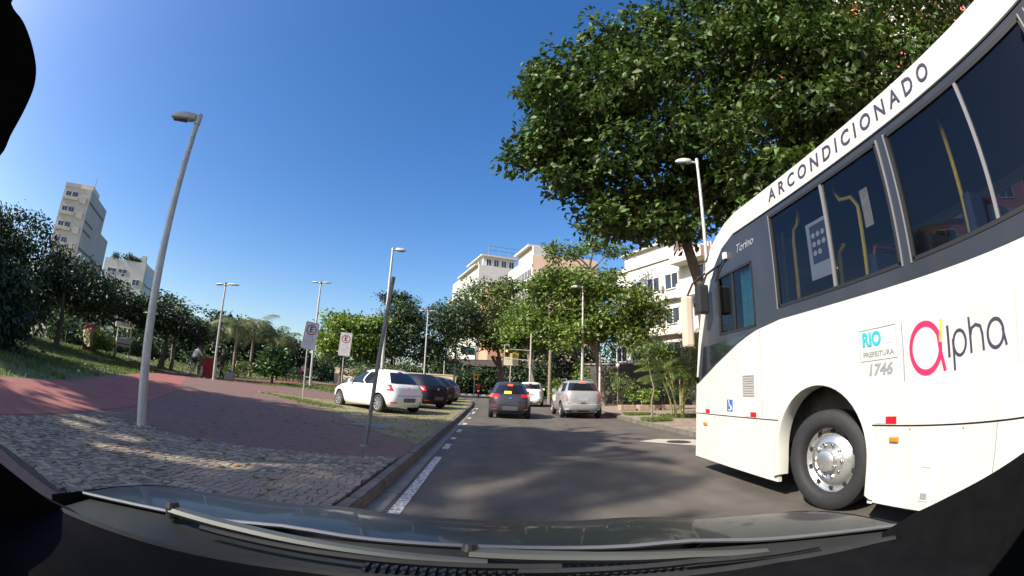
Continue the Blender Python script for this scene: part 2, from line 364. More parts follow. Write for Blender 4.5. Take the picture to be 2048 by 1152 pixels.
def stone_geo(c, q, mb):
    z0 = TZ(c[0])+.004; h = random.uniform(.014, .021); tx, ty = random.uniform(-.05, .05), random.uniform(-.05, .05)
    # octagonal top so that the corners are chipped
    pts = []
    for k in range(4):
        a, b, d = q[k], q[(k+1) % 4], q[(k-1) % 4]; t = random.uniform(.04, .16); u = random.uniform(.04, .16)
        pts += [a+(d-a)*t, a+(b-a)*u]
    n = 8; top = [(p[0]*.965+c[0]*.035, p[1]*.965+c[1]*.035, z0+h+(p[0]-c[0])*tx+(p[1]-c[1])*ty) for p in pts]
    mid = [(p[0], p[1], z0+h*.55) for p in pts]; low = [(p[0], p[1], z0-.004) for p in pts]
    mb.add(top+mid+low, [tuple(range(n))[::-1]]+[(k, (k+1) % n, n+(k+1) % n, n+k)[::-1] for k in range(n)]+[(n+k, n+(k+1) % n, 2*n+(k+1) % n, 2*n+k)[::-1] for k in range(n)])
st = stones()
st.sort(key=lambda s: s[0][0]**2+s[0][1]**2 + (60 if s[0][1] < 3.3+.25*(-s[0][0]-1.3) else 0))
rest = MB()
for k, (c, q) in enumerate(st):
    if k < 300:
        m_ = MB(); stone_geo(c, q, m_); m_.build('paving_stone', M_stone, pavement)
    else: stone_geo(c, q, rest)
o = rest.build('paving_stones', M_stone, pavement); o['kind'] = 'stuff'
# concrete strip seams of the right pavement
for k in range(14):
    y = 10.6+k*1.5
    m_ = MB(); m_.box((5.5+(.06*max(0, y-17)), y, .1165), (13.5, y+.02, .1195)); m_.build('paving_joint', M_joint, bpy.data.objects['sidewalk'])

# grass
def blades(name, label, polys, n, hmin, hmax, dens=None, zf=TZ, wid=.012):
    vs = []; fs = []; k = 0; cnt = 0
    per = [n]*len(polys) if not hasattr(n, '__len__') else n
    for P, num in zip(polys, per):
        x0 = min(p[0] for p in P); x1 = max(p[0] for p in P); y0 = min(p[1] for p in P); y1 = max(p[1] for p in P); c = 0; tries = 0
        while c < num and tries < num*6:
            tries += 1; x = random.uniform(x0, x1); y = random.uniform(y0, y1)
            if not inpoly(x, y, P): continue
            if dens and random.random() > dens(x, y): continue
            c += 1
            z = zf(x, y)-.015; h = random.uniform(hmin, hmax); a = random.uniform(0, 6.28); l = random.uniform(.2, .8)*h; w = wid*random.uniform(.7, 1.5)*(1+h*4)
            dx, dy = math.cos(a), math.sin(a)
            vs += [(x-dy*w, y+dx*w, z), (x+dy*w, y-dx*w, z), (x+dx*l*.45+dy*w*.6, y+dy*l*.45-dx*w*.6, z+h*.65), (x+dx*l, y+dy*l, z+h)]
            fs += [(k, k+1, k+2, k+3)]; k += 4
    me = bpy.data.meshes.new(name); me.from_pydata(vs, [], fs); me.materials.append(M_grass)
    o = bpy.data.objects.new(name, me); C.objects.link(o); tag(o, label, 'grass', kind='stuff'); return o
def dn(x, y): return .25+.75*(math.sin(x*1.3+y*.7)+math.sin(y*1.9-x*.6) > -.2)
blades('grass', 'short green lawn grass beside the red path', [[(-8.2, 3), (-9.7, 7.3), (-12.4, 11.9), (-14.5, 15.6), (-18.6, 22), (-27, 26), (-27, 3)]], 30000, .05, .12, dn)
blades('verge_grass', 'thin grass on the verge where the white hatchback is parked', [[(-1.5, 8.6), (-1.5, 26), (-6.5, 24), (-6.7, 20.2), (-7.5, 18.8), (-9.8, 17.8), (-9.3, 16.9), (-5.8, 14.7), (-4.2, 12.5)], [(-5.4, 15.0), (-5.8, 14.7), (-7.6, 16.0), (-9.3, 16.9), (-9.6, 17.4), (-7, 17.2), (-5.4, 16)]], [3200, 3400], .025, .07, dn)
blades('park_grass', 'lawn grass around the leafy bush in the park', [[(-6.8, 25), (-13.4, 25.2), (-14.2, 27), (-14.0, 40), (-7, 42)], [(-13.3, 25.0), (-15.5, 20.6), (-14.6, 21.5), (-12.0, 23.5)], [(-18.2, 23), (-27, 27), (-30, 45), (-18.4, 45)]], [9000, 300, 9000], .05, .13, dn)
FL = lambda x, y: .125
blades('planter_grass', 'bright green grass patches at the foot of the sapling on the right pavement', [[(5.55, 15.3), (6.5, 15.6), (6.6, 16.6), (5.7, 16.7), (5.45, 16)], [(5.9, 19.2), (7.3, 19.4), (7.2, 20.3), (6.0, 20.4)], [(7.0, 17.4), (9.4, 17.0), (9.6, 18.8), (7.2, 19)]], [2600, 1500, 2600], .06, .15, zf=FL)
crk = mat('tar crack', (.018, .016, .014), .8)
for pts in ([(.2, 9.4), (.9, 9.7), (1.5, 9.6), (2.4, 10.1), (3.3, 10.0)], [(2.1, 13.0), (2.5, 13.8), (2.4, 15), (2.8, 16.4)]):
    q = []
    for (x0, y0), (x1, y1) in zip(pts[:-1], pts[1:]):
        for k in range(6): q.append((x0+(x1-x0)*k/6+random.uniform(-.035, .035), y0+(y1-y0)*k/6+random.uniform(-.035, .035)))
    m_ = MB(); vs = []
    for i, (x, y) in enumerate(q):
        w = random.uniform(.003, .010); vs += [(x-w, y-w*.4, .005), (x+w, y+w*.4, .005)]
    m_.add(vs, [(2*i, 2*i+1, 2*i+3, 2*i+2) for i in range(len(q)-1)]); m_.build('road_crack', crk, road, recalc=False)
# scraps of paper on the lawn, dry leaves on the verge and the walk
lf = mat('dry leaf', (.22, .11, .04), .8, island=.5)
m_ = MB()
for k in range(560):
    if k >= 420: x = random.uniform(-6, -1.5); y = random.uniform(3.2, 12); z = TZ(x)+.03
    elif k < 240: x = random.uniform(-7.5, -1.4); y = random.uniform(9, 20); z = TZ(x)+.02
    else: x = random.uniform(5.5, 9); y = random.uniform(11, 21); z = .125
    a = random.uniform(0, 6.28); s = random.uniform(.03, .075); dx, dy = math.cos(a)*s, math.sin(a)*s
    m_.add([(x-dx, y-dy, z), (x+dy*.5, y-dx*.5, z+.008), (x+dx, y+dy, z+.004), (x-dy*.5, y+dx*.5, z+.014)], [(0, 1, 2, 3)])
o = m_.build('fallen_leaves', lf, recalc=False); tag(o, 'dry brown leaves scattered over the verge and the walk', 'leaves', kind='stuff')
for (x, y, l) in ((-11.4, 9.3, 'crumpled white paper scrap on the lawn nearer the dark trees'), (-12.6, 11.4, 'crumpled white paper scrap on the lawn close to the red path edge'), (-14.5, 12.2, 'crumpled white paper scrap farther back on the lawn')):
    bm = bmesh.new(); bmesh.ops.create_icosphere(bm, subdivisions=2, radius=.055)
    for v in bm.verts: v.co *= random.uniform(.6, 1.25); v.co.z *= .7
    m_ = MB(); m_.bm(bm); tag(m_.build('paper_scrap', M_wht, None, loc=(x, y, TZ(x)+.07)), l, 'paper', 'paper scraps on the lawn')

# ------------------------------------------------------------------ vegetation
def leafmat(name, col, col2, rough=.45, transl=.32):
    m = mat(name, col, rough, col2=col2, scale=.55, island=.55, transl=transl, detail=3, thr=(.35, .65)); return m
L_almond = leafmat('almond leaf', (.082, .140, .024), (.030, .062, .012), .52, .30)
L_mid = leafmat('street tree leaf', (.17, .25, .046), (.09, .155, .03), .42, .4)
L_ficus = leafmat('ficus leaf', (.145, .205, .05), (.08, .13, .03))
L_lime = leafmat('lime leaf', (.19, .29, .035), (.11, .19, .025))
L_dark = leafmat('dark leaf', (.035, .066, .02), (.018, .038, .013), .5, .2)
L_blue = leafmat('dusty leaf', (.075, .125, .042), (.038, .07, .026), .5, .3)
L_palm = leafmat('palm leaf', (.17, .21, .07), (.10, .14, .045), .5)
L_areca = leafmat('areca leaf', (.15, .20, .045), (.08, .125, .025), .45)
L_bush = leafmat('bush leaf', (.055, .13, .03), (.03, .075, .018), .4)
def leaf_cloud(lobes, per, sig, length, aspect=.5, up=.7, shell=.5, cut=None, droop=.1, rng=RNG, jit=.35, sat=11, rag=1.0):
    """lobes: (cx,cy,cz,rx,ry,rz,clumps) -> vertices, quads: kite leaves in clumps through the crown's volume"""
    cs = []; outs = []; full = []
    for (cx, cy, cz, rx, ry, rz, n) in lobes:
        ns = sat
        full.append((cx, cy, cz, rx*.86, ry*.86, rz*.86, max(4, int(n*.42))))
        for k in range(ns):
            d = rng.normal(size=3); d /= np.linalg.norm(d); f = rng.uniform(.30, .50); q = rng.uniform(.72, rag)
            full.append((cx+d[0]*rx*q, cy+d[1]*ry*q, cz+d[2]*rz*q, rx*f, ry*f, rz*f*.8, max(3, int(n*.58/ns))))
    for (cx, cy, cz, rx, ry, rz, n) in full:
        d = rng.normal(size=(n, 3)); d /= np.linalg.norm(d, axis=1)[:, None]
        # bumpy surface: radius depends on a few random directions, so the outline is uneven
        k = rng.normal(size=(7, 3)); k /= np.linalg.norm(k, axis=1)[:, None]
        bump = np.maximum(0, (d@k.T)-.55).max(1)*1.1
        r = (shell+(1-shell)*rng.random(n)**.6)*(0.78+bump*.75)
        cs.append(np.array([cx, cy, cz])+d*r[:, None]*np.array([rx, ry, rz])); outs.append(d)
    c = np.concatenate(cs); o = np.concatenate(outs)
    if cut is not None:
        keep = cut(c); c = c[keep]; o = o[keep]
    n = len(c)
    c = np.repeat(c, per, 0); o = np.repeat(o, per, 0); N = len(c)
    off = rng.normal(size=(N, 3))*sig; off[:, 2] *= .6; p = c+off
    nor = rng.normal(size=(N, 3))*.55+np.array([0, 0, up])+o*.35; nor /= np.linalg.norm(nor, axis=1)[:, None]
    ax = off*1.0+rng.normal(size=(N, 3))*sig*.7; ax[:, 2] -= droop*sig*3
    ax -= nor*(ax*nor).sum(1)[:, None]; ax /= np.linalg.norm(ax, axis=1)[:, None]+1e-9
    sd = np.cross(nor, ax)
    L = length*(1-jit+2*jit*rng.random(N))[:, None]; Wd = L*aspect*.5
    fold = nor*Wd*.35
    v = np.stack([p, p+ax*L*.6-sd*Wd+fold, p+ax*L-nor*L*.12, p+ax*L*.6+sd*Wd+fold], 1).reshape(-1, 3)
    return v
def leaf_object(name, v, m, parent=None):
    n = len(v)//4; me = bpy.data.meshes.new(name)
    if parent is not None: v = v-np.array(parent.location)
    me.vertices.add(len(v)); me.vertices.foreach_set('co', v.astype(np.float32).ravel())
    # two triangles folded along the midrib
    tri = (np.arange(n)[:, None]*4+np.array([0, 1, 2, 0, 2, 3])[None]).astype(np.int32).ravel()
    me.loops.add(len(tri)); me.loops.foreach_set('vertex_index', tri)
    me.polygons.add(2*n); me.polygons.foreach_set('loop_start', np.arange(0, 6*n, 3, dtype=np.int32))
    me.update(calc_edges=True); me.materials.append(m)
    o = bpy.data.objects.new(name, me); place(o, parent); return o
def limbs(mb, base, top, targets, r0, r1, wob=.25, seg=5, n=8):
    for t in targets:
        a = Vector(top); b = Vector(t); pts = []; rad = []
        for i in range(seg+1):
            f = i/seg; p = a.lerp(b, f); p.z += math.sin(f*math.pi)*.12*(b-a).length*random.uniform(.2, 1)*.6
            if 0 < i: p += Vector((random.uniform(-wob, wob), random.uniform(-wob, wob), random.uniform(-wob, wob)*.6))*.6
            pts.append(p); rad.append(r1*(1-f*.86))
        mb.tube(pts, rad, n)
def tree(name, label, loc, trunk, lobes, per, sig, length, leaf, bark=None, aspect=.5, r0=.3, group=None, shell=.5, up=.7, cut=None, droop=.1, cat='tree', extra=None, jit=.35, sub=2, rag=1.05):
    t = thing(name, label, cat, loc, 0, group); bark = bark or M_bark; mb = MB()
    n = len(trunk); mb.tube(trunk, [r0*(1-.5*i/(n-1)) for i in range(n)], 12)
    # flared foot
    mb.tube([(trunk[0][0], trunk[0][1], trunk[0][2]-.1), (trunk[0][0], trunk[0][1], trunk[0][2]+.25), trunk[1]], [r0*1.5, r0*1.12, r0*.8], 12)
    limbs(mb, trunk[0], trunk[-1], [(l[0], l[1], l[2]+.1*l[5]) for l in lobes], r0, r0*.42)
    for l in lobes:
        for k in range(sub):
            d = Vector((random.gauss(0, 1), random.gauss(0, 1), random.gauss(0, .8))).normalized()
            c = Vector((l[0], l[1], l[2])); e = c+Vector((d.x*l[3], d.y*l[4], d.z*l[5]))*.85
            limbs(mb, None, c, [e], 0, r0*.16, wob=.15, seg=4, n=5)
    if extra: extra(mb)
    mb.wbuild('trunk', bark, t, smooth=True)
    leaf_object('crown', leaf_cloud(lobes, per, sig, length, aspect, up, shell, cut, droop, jit=jit, rag=rag), leaf, t)
    return t

# the big tropical almond over the bus
def vines(mb):
    for k in range(6):
        x = random.uniform(1.5, 2.6); y = 14.3+random.uniform(-.5, .5); z = 9.0
        mb.tube([(x, y, z), (x+.03, y, z-.5), (x-.02, y, z-random.uniform(.9, 1.6))], .004, 4)
tree('almond_tree', 'big tropical almond tree with broad glossy leaves overhanging the bus', (6.75, 13.4, .1), [(6.95, 13.6, .1), (6.95, 13.6, 2.5), (6.75, 13.5, 4.6), (6.25, 13.4, 6.2), (5.9, 13.4, 7.0)],
     [(2.0, 14.4, 10.8, 1.6, 2.2, 2.2, 360), (4.5, 13.9, 9.4, 2.7, 2.6, 2.6, 640), (3.8, 14.0, 12.6, 2.6, 2.6, 2.0, 560), (7.2, 12.6, 12.8, 3.2, 2.8, 2.8, 660), (8.0, 12.1, 9.4, 2.8, 2.8, 2.4, 560),
      (10.9, 9.4, 12.4, 3.2, 3.2, 3, 640), (12.6, 6.9, 9.9, 3, 3, 2.6, 500), (1.0, 14.6, 9.9, .9, 1.2, .45, 80), (6.1, 13.3, 14.9, 2.4, 2, 1.3, 320), (2.9, 14.2, 8.7, 1.3, 1.5, .9, 150), (4.5, 13.8, 7.2, 1.5, 1.5, .8, 190), (9.5, 10.8, 15.0, 2.5, 2.2, 1.5, 320), (1.6, 14.5, 12.9, .9, 1, .8, 90), (5.6, 13.2, 6.6, 1.0, 1, .5, 70), (8.7, 11.6, 7.5, 2.0, 2.0, 1.0, 260), (10.9, 9.3, 8.8, 2.3, 2.3, 1.6, 330), (6.8, 13.0, 7.8, 1.5, 1.5, .9, 170), (13.2, 4.6, 12.6, 2.6, 2.6, 2.2, 330), (9.6, 8.2, 11.0, 1.6, 1.6, 1.3, 200), (9.3, 8.9, 13.0, 1.6, 1.6, 1.2, 180)],
     11, .19, .245, L_almond, M_bark, aspect=.6, r0=.26, shell=.35, extra=vines, up=.75, jit=.5, rag=1.22)
# almond trees along the right pavement
G = 'almond trees along the right pavement'
tree('almond_tree', 'round almond tree over the lamp post ahead of the silver car', (7.7, 31.2, .1), [(7.7, 31.2, .1), (7.6, 31.2, 1.8), (7.3, 31.1, 3.3), (6.9, 31.2, 4.4)],
     [(4.3, 31.6, 7.3, 2.4, 2.4, 2.0, 330), (8.2, 31, 7.3, 2.9, 2.8, 2.1, 430), (10.7, 30.2, 6.7, 1.6, 2, 1.3, 160), (6.4, 31.3, 8.9, 3.3, 2.8, 1.2, 360), (5.6, 30.6, 5.2, 1.9, 1.9, 1.1, 220), (9.2, 30.4, 5.0, 1.5, 1.6, .9, 130), (2.9, 31.8, 6.2, 1.3, 1.5, 1.1, 130), (4.0, 31.4, 9.0, 1.6, 1.6, .8, 110), (7.2, 30.6, 5.6, 1.6, 1.6, .9, 130)], 9, .26, .30, L_mid, M_barklt, aspect=.55, r0=.26, group=G)
tree('almond_tree', 'taller almond tree with open top tufts rising over its neighbour', (8.6, 35.5, .1), [(8.6, 35.5, .1), (8.4, 35.4, 4), (8.0, 35.2, 8), (7.6, 35, 11)],
     [(4.6, 35, 12.5, .9, 1.0, .8, 34), (8.0, 35, 13.4, 1.1, 1.0, .5, 34), (9.9, 35, 12.9, 1.2, 1.1, .45, 36), (6.4, 35, 12.5, 1.0, 1.0, .4, 26), (6.9, 35.2, 9.6, 2.6, 2.0, .9, 110)], 9, .27, .30, L_mid, M_barklt, aspect=.55, r0=.24, group=G, shell=.3)
tree('ficus_tree', 'wide ficus tree with rope-like trunk beyond the grey hatchback', (.9, 52, .02), [(.9, 52, .02), (.8, 52, 2), (.6, 52, 4), (.2, 52, 6)],
     [(-1.2, 52, 10.6, 3.4, 3.4, 3.0, 420), (2.2, 50, 9.2, 2.8, 3, 2.8, 330), (-4.0, 52, 8.4, 2.6, 3, 2.8, 300), (.6, 49.5, 6.8, 3.2, 2.6, 1.6, 330), (4.6, 50, 7.4, 2.6, 2.4, 2.4, 280), (3.0, 48.5, 5.2, 1.8, 1.6, 1.0, 130), (.6, 52, 13.0, 1.9, 2, 1.2, 150)], 9, .36, .40, L_ficus, M_barklt, aspect=.5, r0=.32,
     extra=lambda mb: [mb.tube([(.9+random.uniform(-.9, .9), 51.6+random.uniform(-.5, .5), 0), (.8+random.uniform(-.5, .5), 51.7, 2.2), (.4+random.uniform(-.9, .9), 52, 4.8)], [.15, .07, .1], 6) for _ in range(12)])
for (lab, loc, lobes, lf_, ) in (
    ('dark dense tree behind the row of parked cars', (-7.4, 46, .4), [(-7, 46, 7.0, 3.2, 3, 2.8, 330), (-4.6, 47.5, 8.2, 2.6, 2.6, 2.4, 250), (-8.6, 45, 4.8, 2.4, 2.4, 1.8, 200), (-5.4, 46, 5.0, 2.2, 2, 1.6, 150)], L_blue),
    ('dark tree between the tall lamp posts and the lime tree', (-10.6, 45, .4), [(-10.6, 45, 6.0, 2.9, 2.8, 2.8, 320), (-12.2, 44.5, 4.4, 2.0, 2, 1.6, 170), (-9.4, 44.5, 8.3, 2.0, 2, 1.2, 140)], L_blue),
    ('lime green spreading tree above the park wall', (-15.0, 42.5, .55), [(-15.2, 42.5, 5.6, 2.3, 2.2, 1.1, 230), (-13.0, 42.8, 5.0, 2.2, 2.2, 1.4, 230), (-12.6, 43.4, 6.9, 2.0, 2, .9, 140), (-15.8, 43, 7.0, 1.6, 1.6, .8, 90), (-16.4, 42, 4.2, 1.3, 1.3, .8, 80)], L_lime),
    ('small dark tree low on the skyline between bush and sign', (-22.5, 60, .9), [(-22.5, 60, 4.2, 1.9, 1.9, 1.4, 150)], L_blue)):
    z0 = loc[2]; tp = (lobes[0][0], lobes[0][1], lobes[0][2]-lobes[0][5]*.7)
    tree('park_tree', lab, loc, [loc, (loc[0]+.15, loc[1], (z0+tp[2])/2), tp], lobes, 9, .34, .36, lf_, r0=.2, group='trees along the park edge')
tree('street_tree', 'almond tree with a pale trunk between the ficus and the silver car', (3.9, 43.5, .02), [(3.9, 43.5, .02), (3.8, 43.5, 2.0), (3.4, 43.5, 3.6), (3.2, 43.5, 4.8)], [(3.4, 43.5, 7.2, 2.4, 2.4, 1.9, 300), (5.6, 43, 6.6, 2.0, 2.2, 1.6, 220), (1.8, 43.5, 6.4, 1.3, 1.5, 1.2, 130)], 9, .32, .36, L_mid, M_barklt, aspect=.55, r0=.24)
t = tree('flat_topped_tree', 'flat dark tuft of a tall tree above the park trees', (-13.4, 58, .5), [(-13.4, 58, .5), (-13.2, 58, 6), (-13.0, 58, 11.5)], [(-13.8, 58, 12.6, 1.9, 1.6, .5, 80), (-12.4, 58, 11.8, 1.5, 1.4, .5, 60), (-14.6, 58, 12.2, 1.0, 1.0, .3, 30)], 9, .32, .36, L_dark, r0=.17)
for k, (lab, loc, lobes, ll) in enumerate((
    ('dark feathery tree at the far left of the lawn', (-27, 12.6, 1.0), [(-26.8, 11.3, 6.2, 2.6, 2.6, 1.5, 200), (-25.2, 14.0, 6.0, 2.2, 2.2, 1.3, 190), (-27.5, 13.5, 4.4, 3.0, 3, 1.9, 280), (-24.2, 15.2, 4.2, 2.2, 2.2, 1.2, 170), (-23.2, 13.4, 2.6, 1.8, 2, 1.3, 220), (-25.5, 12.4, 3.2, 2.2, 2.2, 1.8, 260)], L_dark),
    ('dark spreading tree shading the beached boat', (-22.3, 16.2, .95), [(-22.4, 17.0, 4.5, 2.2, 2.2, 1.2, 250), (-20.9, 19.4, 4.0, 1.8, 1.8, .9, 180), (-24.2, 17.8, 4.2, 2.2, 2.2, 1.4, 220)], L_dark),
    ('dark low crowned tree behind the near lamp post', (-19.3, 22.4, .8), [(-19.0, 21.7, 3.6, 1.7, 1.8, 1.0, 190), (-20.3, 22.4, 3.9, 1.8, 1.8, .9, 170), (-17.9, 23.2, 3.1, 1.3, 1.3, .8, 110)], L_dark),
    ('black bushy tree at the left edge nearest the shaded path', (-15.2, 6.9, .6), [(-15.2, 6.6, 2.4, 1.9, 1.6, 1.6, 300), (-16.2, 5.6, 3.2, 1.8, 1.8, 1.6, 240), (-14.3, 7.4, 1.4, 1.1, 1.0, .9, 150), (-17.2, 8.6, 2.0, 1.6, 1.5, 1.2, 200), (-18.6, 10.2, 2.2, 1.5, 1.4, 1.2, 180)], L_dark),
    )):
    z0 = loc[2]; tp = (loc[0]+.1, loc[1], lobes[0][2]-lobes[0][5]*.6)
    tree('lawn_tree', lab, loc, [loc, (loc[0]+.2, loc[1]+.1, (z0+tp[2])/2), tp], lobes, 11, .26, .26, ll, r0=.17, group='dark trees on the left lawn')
for k, (x, y, z, r, h, lab) in enumerate(((-37, 33, 6.0, 3.4, 2.6, 'far dark tree left of the white block'), (-33, 38.5, 5.3, 3.0, 2.0, 'far dark tree in front of the white block'), (-29, 43, 5.0, 2.8, 1.7, 'far dark tree behind the palms'), (-25, 48, 4.6, 2.6, 1.5, 'far dark tree right of the double lamp'), (-43, 29, 6.4, 4, 3.4, 'far dark tree behind the boat'), (-47, 22, 7.2, 4.2, 4, 'far dark tree under the tower'), (-52, 14, 7.5, 4.5, 4.2, 'far dark tree at the left edge under the tower'))):
    tree('far_tree', lab, (x, y, 1.1), [(x, y, 1.1), (x+.1, y, 2), (x, y, z-h*.5)], [(x, y, z, r, r*.9, h, 260), (x+r*.7, y+.6, z-h*.5, r*.7, r*.7, h*.7, 150), (x-r*.6, y, z-h*.4, r*.7, r*.7, h*.7, 150)], 8, .36, .40, (L_dark, L_blue)[k % 2], r0=.22, group='trees behind the park')
# trees beside the street that stand outside the picture and throw the shade on the walk
tree('shade_tree', 'broad crowned tree on the lawn whose shade covers the walk', (-24.5, -2.2, 1), [(-24.5, -2.2, 1), (-24.3, -2.2, 5), (-24, -2.0, 9)],
     [(-27.2, -1.6, 15, 3.6, 3.4, 2.2, 520), (-23.2, .0, 15.2, 3.4, 3.3, 2.2, 520), (-19.2, -1.0, 15, 3.2, 3.0, 2.0, 480), (-16.3, .45, 15.0, 2.3, 1.9, 1.3, 420), (-22, -3.2, 16.4, 3.2, 2.2, 1.8, 330), (-31, -2.6, 14.6, 3.4, 3.4, 2.2, 360)], 9, .42, .55, L_dark, r0=.5, shell=.1)
tree('shade_tree', 'second broad tree on the lawn behind the car', (-20.5, -10.5, 1), [(-20.5, -10.5, 1), (-20.3, -10.5, 4), (-20, -10.5, 8)],
     [(-20.8, -8.3, 15.0, 2.8, 1.6, 1.5, 300), (-18.8, -8.9, 15.2, 2.2, 1.6, 1.4, 240), (-24.5, -8.6, 15, 2.8, 1.5, 1.5, 260), (-18.8, -11.2, 14.6, 2.2, 1.7, 1.4, 240)], 8, .42, .55, L_dark, r0=.4, shell=.15)

# palms
def frond_mesh(name, L, arch, nleaf, ll, w, m, droop=.5):
    mb = MB(); pts = []
    for i in range(9):
        f = i/8; pts.append(Vector((L*math.sin(f*arch)/max(arch, .1)*1.0, 0, L*(1-math.cos(f*arch))/max(arch, .1)*-1.0+L*f*.25)))
    mb.tube(pts, [.018*(1-f/9) + .004 for f in range(9)], 5)
    for i in range(nleaf):
        f = .12+.88*i/(nleaf-1); k = min(7, int(f*8)); p = pts[k].lerp(pts[k+1], f*8-k); d = (pts[k+1]-pts[k]).normalized()
        l = ll*math.sin(math.pi*(.15+.8*f))*random.uniform(.85, 1.1)
        for s in (-1, 1):
            o = Vector((d.x*.55, s*.85, d.z*.55)).normalized(); e = p+o*l; e.z -= l*droop*random.uniform(.7, 1.2); mid = p+o*l*.5; mid.z -= l*droop*.2
            q = d*w
            mb.add([p-q*.4, p+q*.4, mid+q, mid-q, e], [(0, 1, 2, 3), (3, 2, 4)])
    return mb.mesh(name, m, recalc=False)
FR_P = [frond_mesh('frond', 1.9, a, 26, .62, .016, L_palm, .7) for a in (1.3, 1.7, 2.1)]
FR_A = [frond_mesh('frond', 1.7, a, 22, .50, .020, L_areca, .45) for a in (.8, 1.2, 1.7)]
FR_I = [frond_mesh('frond', 4.4, a, 46, .95, .045, L_palm, .55) for a in (1.2, 1.6, 2.0)]
def palm(name, label, loc, h, r, n, FR, sc=1.0, group=None, lean=(0, 0), stems=1, el=(.9, -.25), tm=None):
    t = thing(name, label, 'palm', loc, 0, group)
    for s in range(stems):
        mb = MB(); a0 = random.uniform(0, 6.28); sp = 0 if stems == 1 else .35
        bx, by = math.cos(a0)*sp*random.random(), math.sin(a0)*sp*random.random()
        lx, ly = lean if stems == 1 else (math.cos(a0)*random.uniform(.1, .5), math.sin(a0)*random.uniform(.1, .5))
        hh = h if stems == 1 else h*random.uniform(.35, 1.0)
        pts = [(bx+lx*f*f, by+ly*f*f, hh*f) for f in (0, .15, .35, .6, .8, 1)]
        mb.tube(pts, [r*1.35, r*1.05, r, r*.95, r*.9, r*.8], 9)
        tr_ = mb.build('trunk' if stems == 1 else 'stem', tm or M_palmbark, t, smooth=True)
        nn = n if stems == 1 else max(3, n//stems)
        for k in range(nn):
            o = bpy.data.objects.new('frond', FR[k % len(FR)]); C.objects.link(o); o.parent = t
            o.location = pts[-1]; f = k/max(1, nn-1); e = el[0]+(el[1]-el[0])*f+random.uniform(-.12, .12)
            o.rotation_euler = (random.uniform(-.2, .2), -e, k*2.39996+random.uniform(-.25, .25)+a0); o.scale = (sc*random.uniform(.85, 1.12),)*3
    return t
GP = 'small palms on the park lawn'
palm('palm_tree', 'small palm left of the cyclist', (-20.3, 24.6, TZ(-20.3)), 3.0, .11, 26, FR_P, 1.0, GP)
palm('palm_tree', 'small palm directly behind the cyclist', (-19.1, 26.0, TZ(-19.1)), 3.1, .11, 26, FR_P, 1.0, GP, (.3, 0))
palm('palm_tree', 'small palm right behind the double lamp post', (-18.6, 29.5, TZ(-18.6)), 3.6, .12, 26, FR_P, 1.1, GP)
palm('palm_tree', 'taller palm with drooping fronds right of the double lamp', (-20.2, 34.6, TZ(-20.2)), 4.2, .13, 28, FR_P, 1.3, GP)
palm('palm_tree', 'wispy palm next to the leafy bush', (-18.3, 35.6, TZ(-18.3)), 3.4, .12, 26, FR_P, 1.2, GP)
palm('palm_tree', 'small palm behind the near lamp post', (-22.6, 27.5, TZ(-22.6)), 2.9, .11, 15, FR_P, .95, GP)
palm('areca_palm', 'clump of yellow stemmed areca palm beside the bus front', (7.9, 18.3, .12), 2.3, .035, 44, FR_A, 1.0, None, stems=11, el=(1.15, .1), tm=mat('areca stem', (.30, .27, .10), .6, var=.25, scale=9))
palm('areca_palm', 'second areca clump half hidden by the bus front', (9.2, 19.2, .12), 2.4, .035, 36, FR_A, 1.05, None, stems=9, el=(1.15, .1), tm=MATS['areca stem'])
GI = 'tall palms beside the street'
palm('royal_palm', 'tall royal palm on the lawn throwing frond shadows on the road', (-19.6, -5.6, .9), 18.4, .26, 15, FR_I, .8, GI)
palm('royal_palm', 'tall royal palm nearer the kerb behind the car', (-20.2, -8.6, .9), 17.4, .26, 13, FR_I, .8, GI)

tl = [(-46+k*4.1, 62+6*math.sin(k*1.3)+(0 if k < 8 else 6), 2.6, 3.4, 2.4, 2.2+.5*math.sin(k*2.1), 150) for k in range(13)] + [(-62+k*1.2, 6+k*5.4, 3.4, 3.2, 3.4, 2.9, 150) for k in range(10)] + [(-34+k*1.6, 26+k*3.6, 2.1, 1.8, 2.4, 1.2, 110) for k in range(10)]
o = leaf_object('treeline', leaf_cloud(tl, 8, .45, .5, .5, .5, .2, sat=4), L_blue); tag(o, 'mass of low greenery closing the back of the park', 'greenery', kind='stuff')
tl = [(-9+k*2.9, 70.5+.8*math.sin(k)-k*.45, 2.6+.8*math.sin(k*1.7), 2.2, 1.4, 2.3, 120) for k in range(9)] + [(8+k*4.0, 62-k*.6, 5.5, 3.2, 2.4, 3.6, 170) for k in range(5)]
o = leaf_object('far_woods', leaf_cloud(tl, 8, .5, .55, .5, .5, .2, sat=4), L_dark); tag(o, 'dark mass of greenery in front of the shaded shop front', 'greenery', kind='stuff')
# bushes, sapling, hedge plants
tree('leafy_bush', 'rounded leafy bush with dark trunk on the park lawn', (-13.9, 26.6, TZ(-13.9)), [(-13.9, 26.6, TZ(-13.9)), (-13.85, 26.6, .9), (-13.9, 26.6, 1.3)], [(-13.9, 26.6, 2.0, .95, .9, .85, 170), (-13.4, 26.4, 1.6, .6, .6, .6, 70), (-14.5, 26.6, 1.5, .5, .5, .5, 60)], 9, .16, .24, L_bush, r0=.07, aspect=.45, cat='bush')
tree('sapling', 'thin crooked sapling on a grass patch beside the bus', (5.85, 16.0, .12), [(5.85, 16.0, .12), (5.83, 16, .8), (5.93, 16, 1.3), (5.80, 16, 1.8), (5.72, 16, 2.3)], [(5.6, 16.0, 2.75, .75, .7, .45, 60), (5.95, 16, 2.5, .45, .4, .35, 24)], 8, .12, .16, L_mid, M_barklt, r0=.035, aspect=.4)
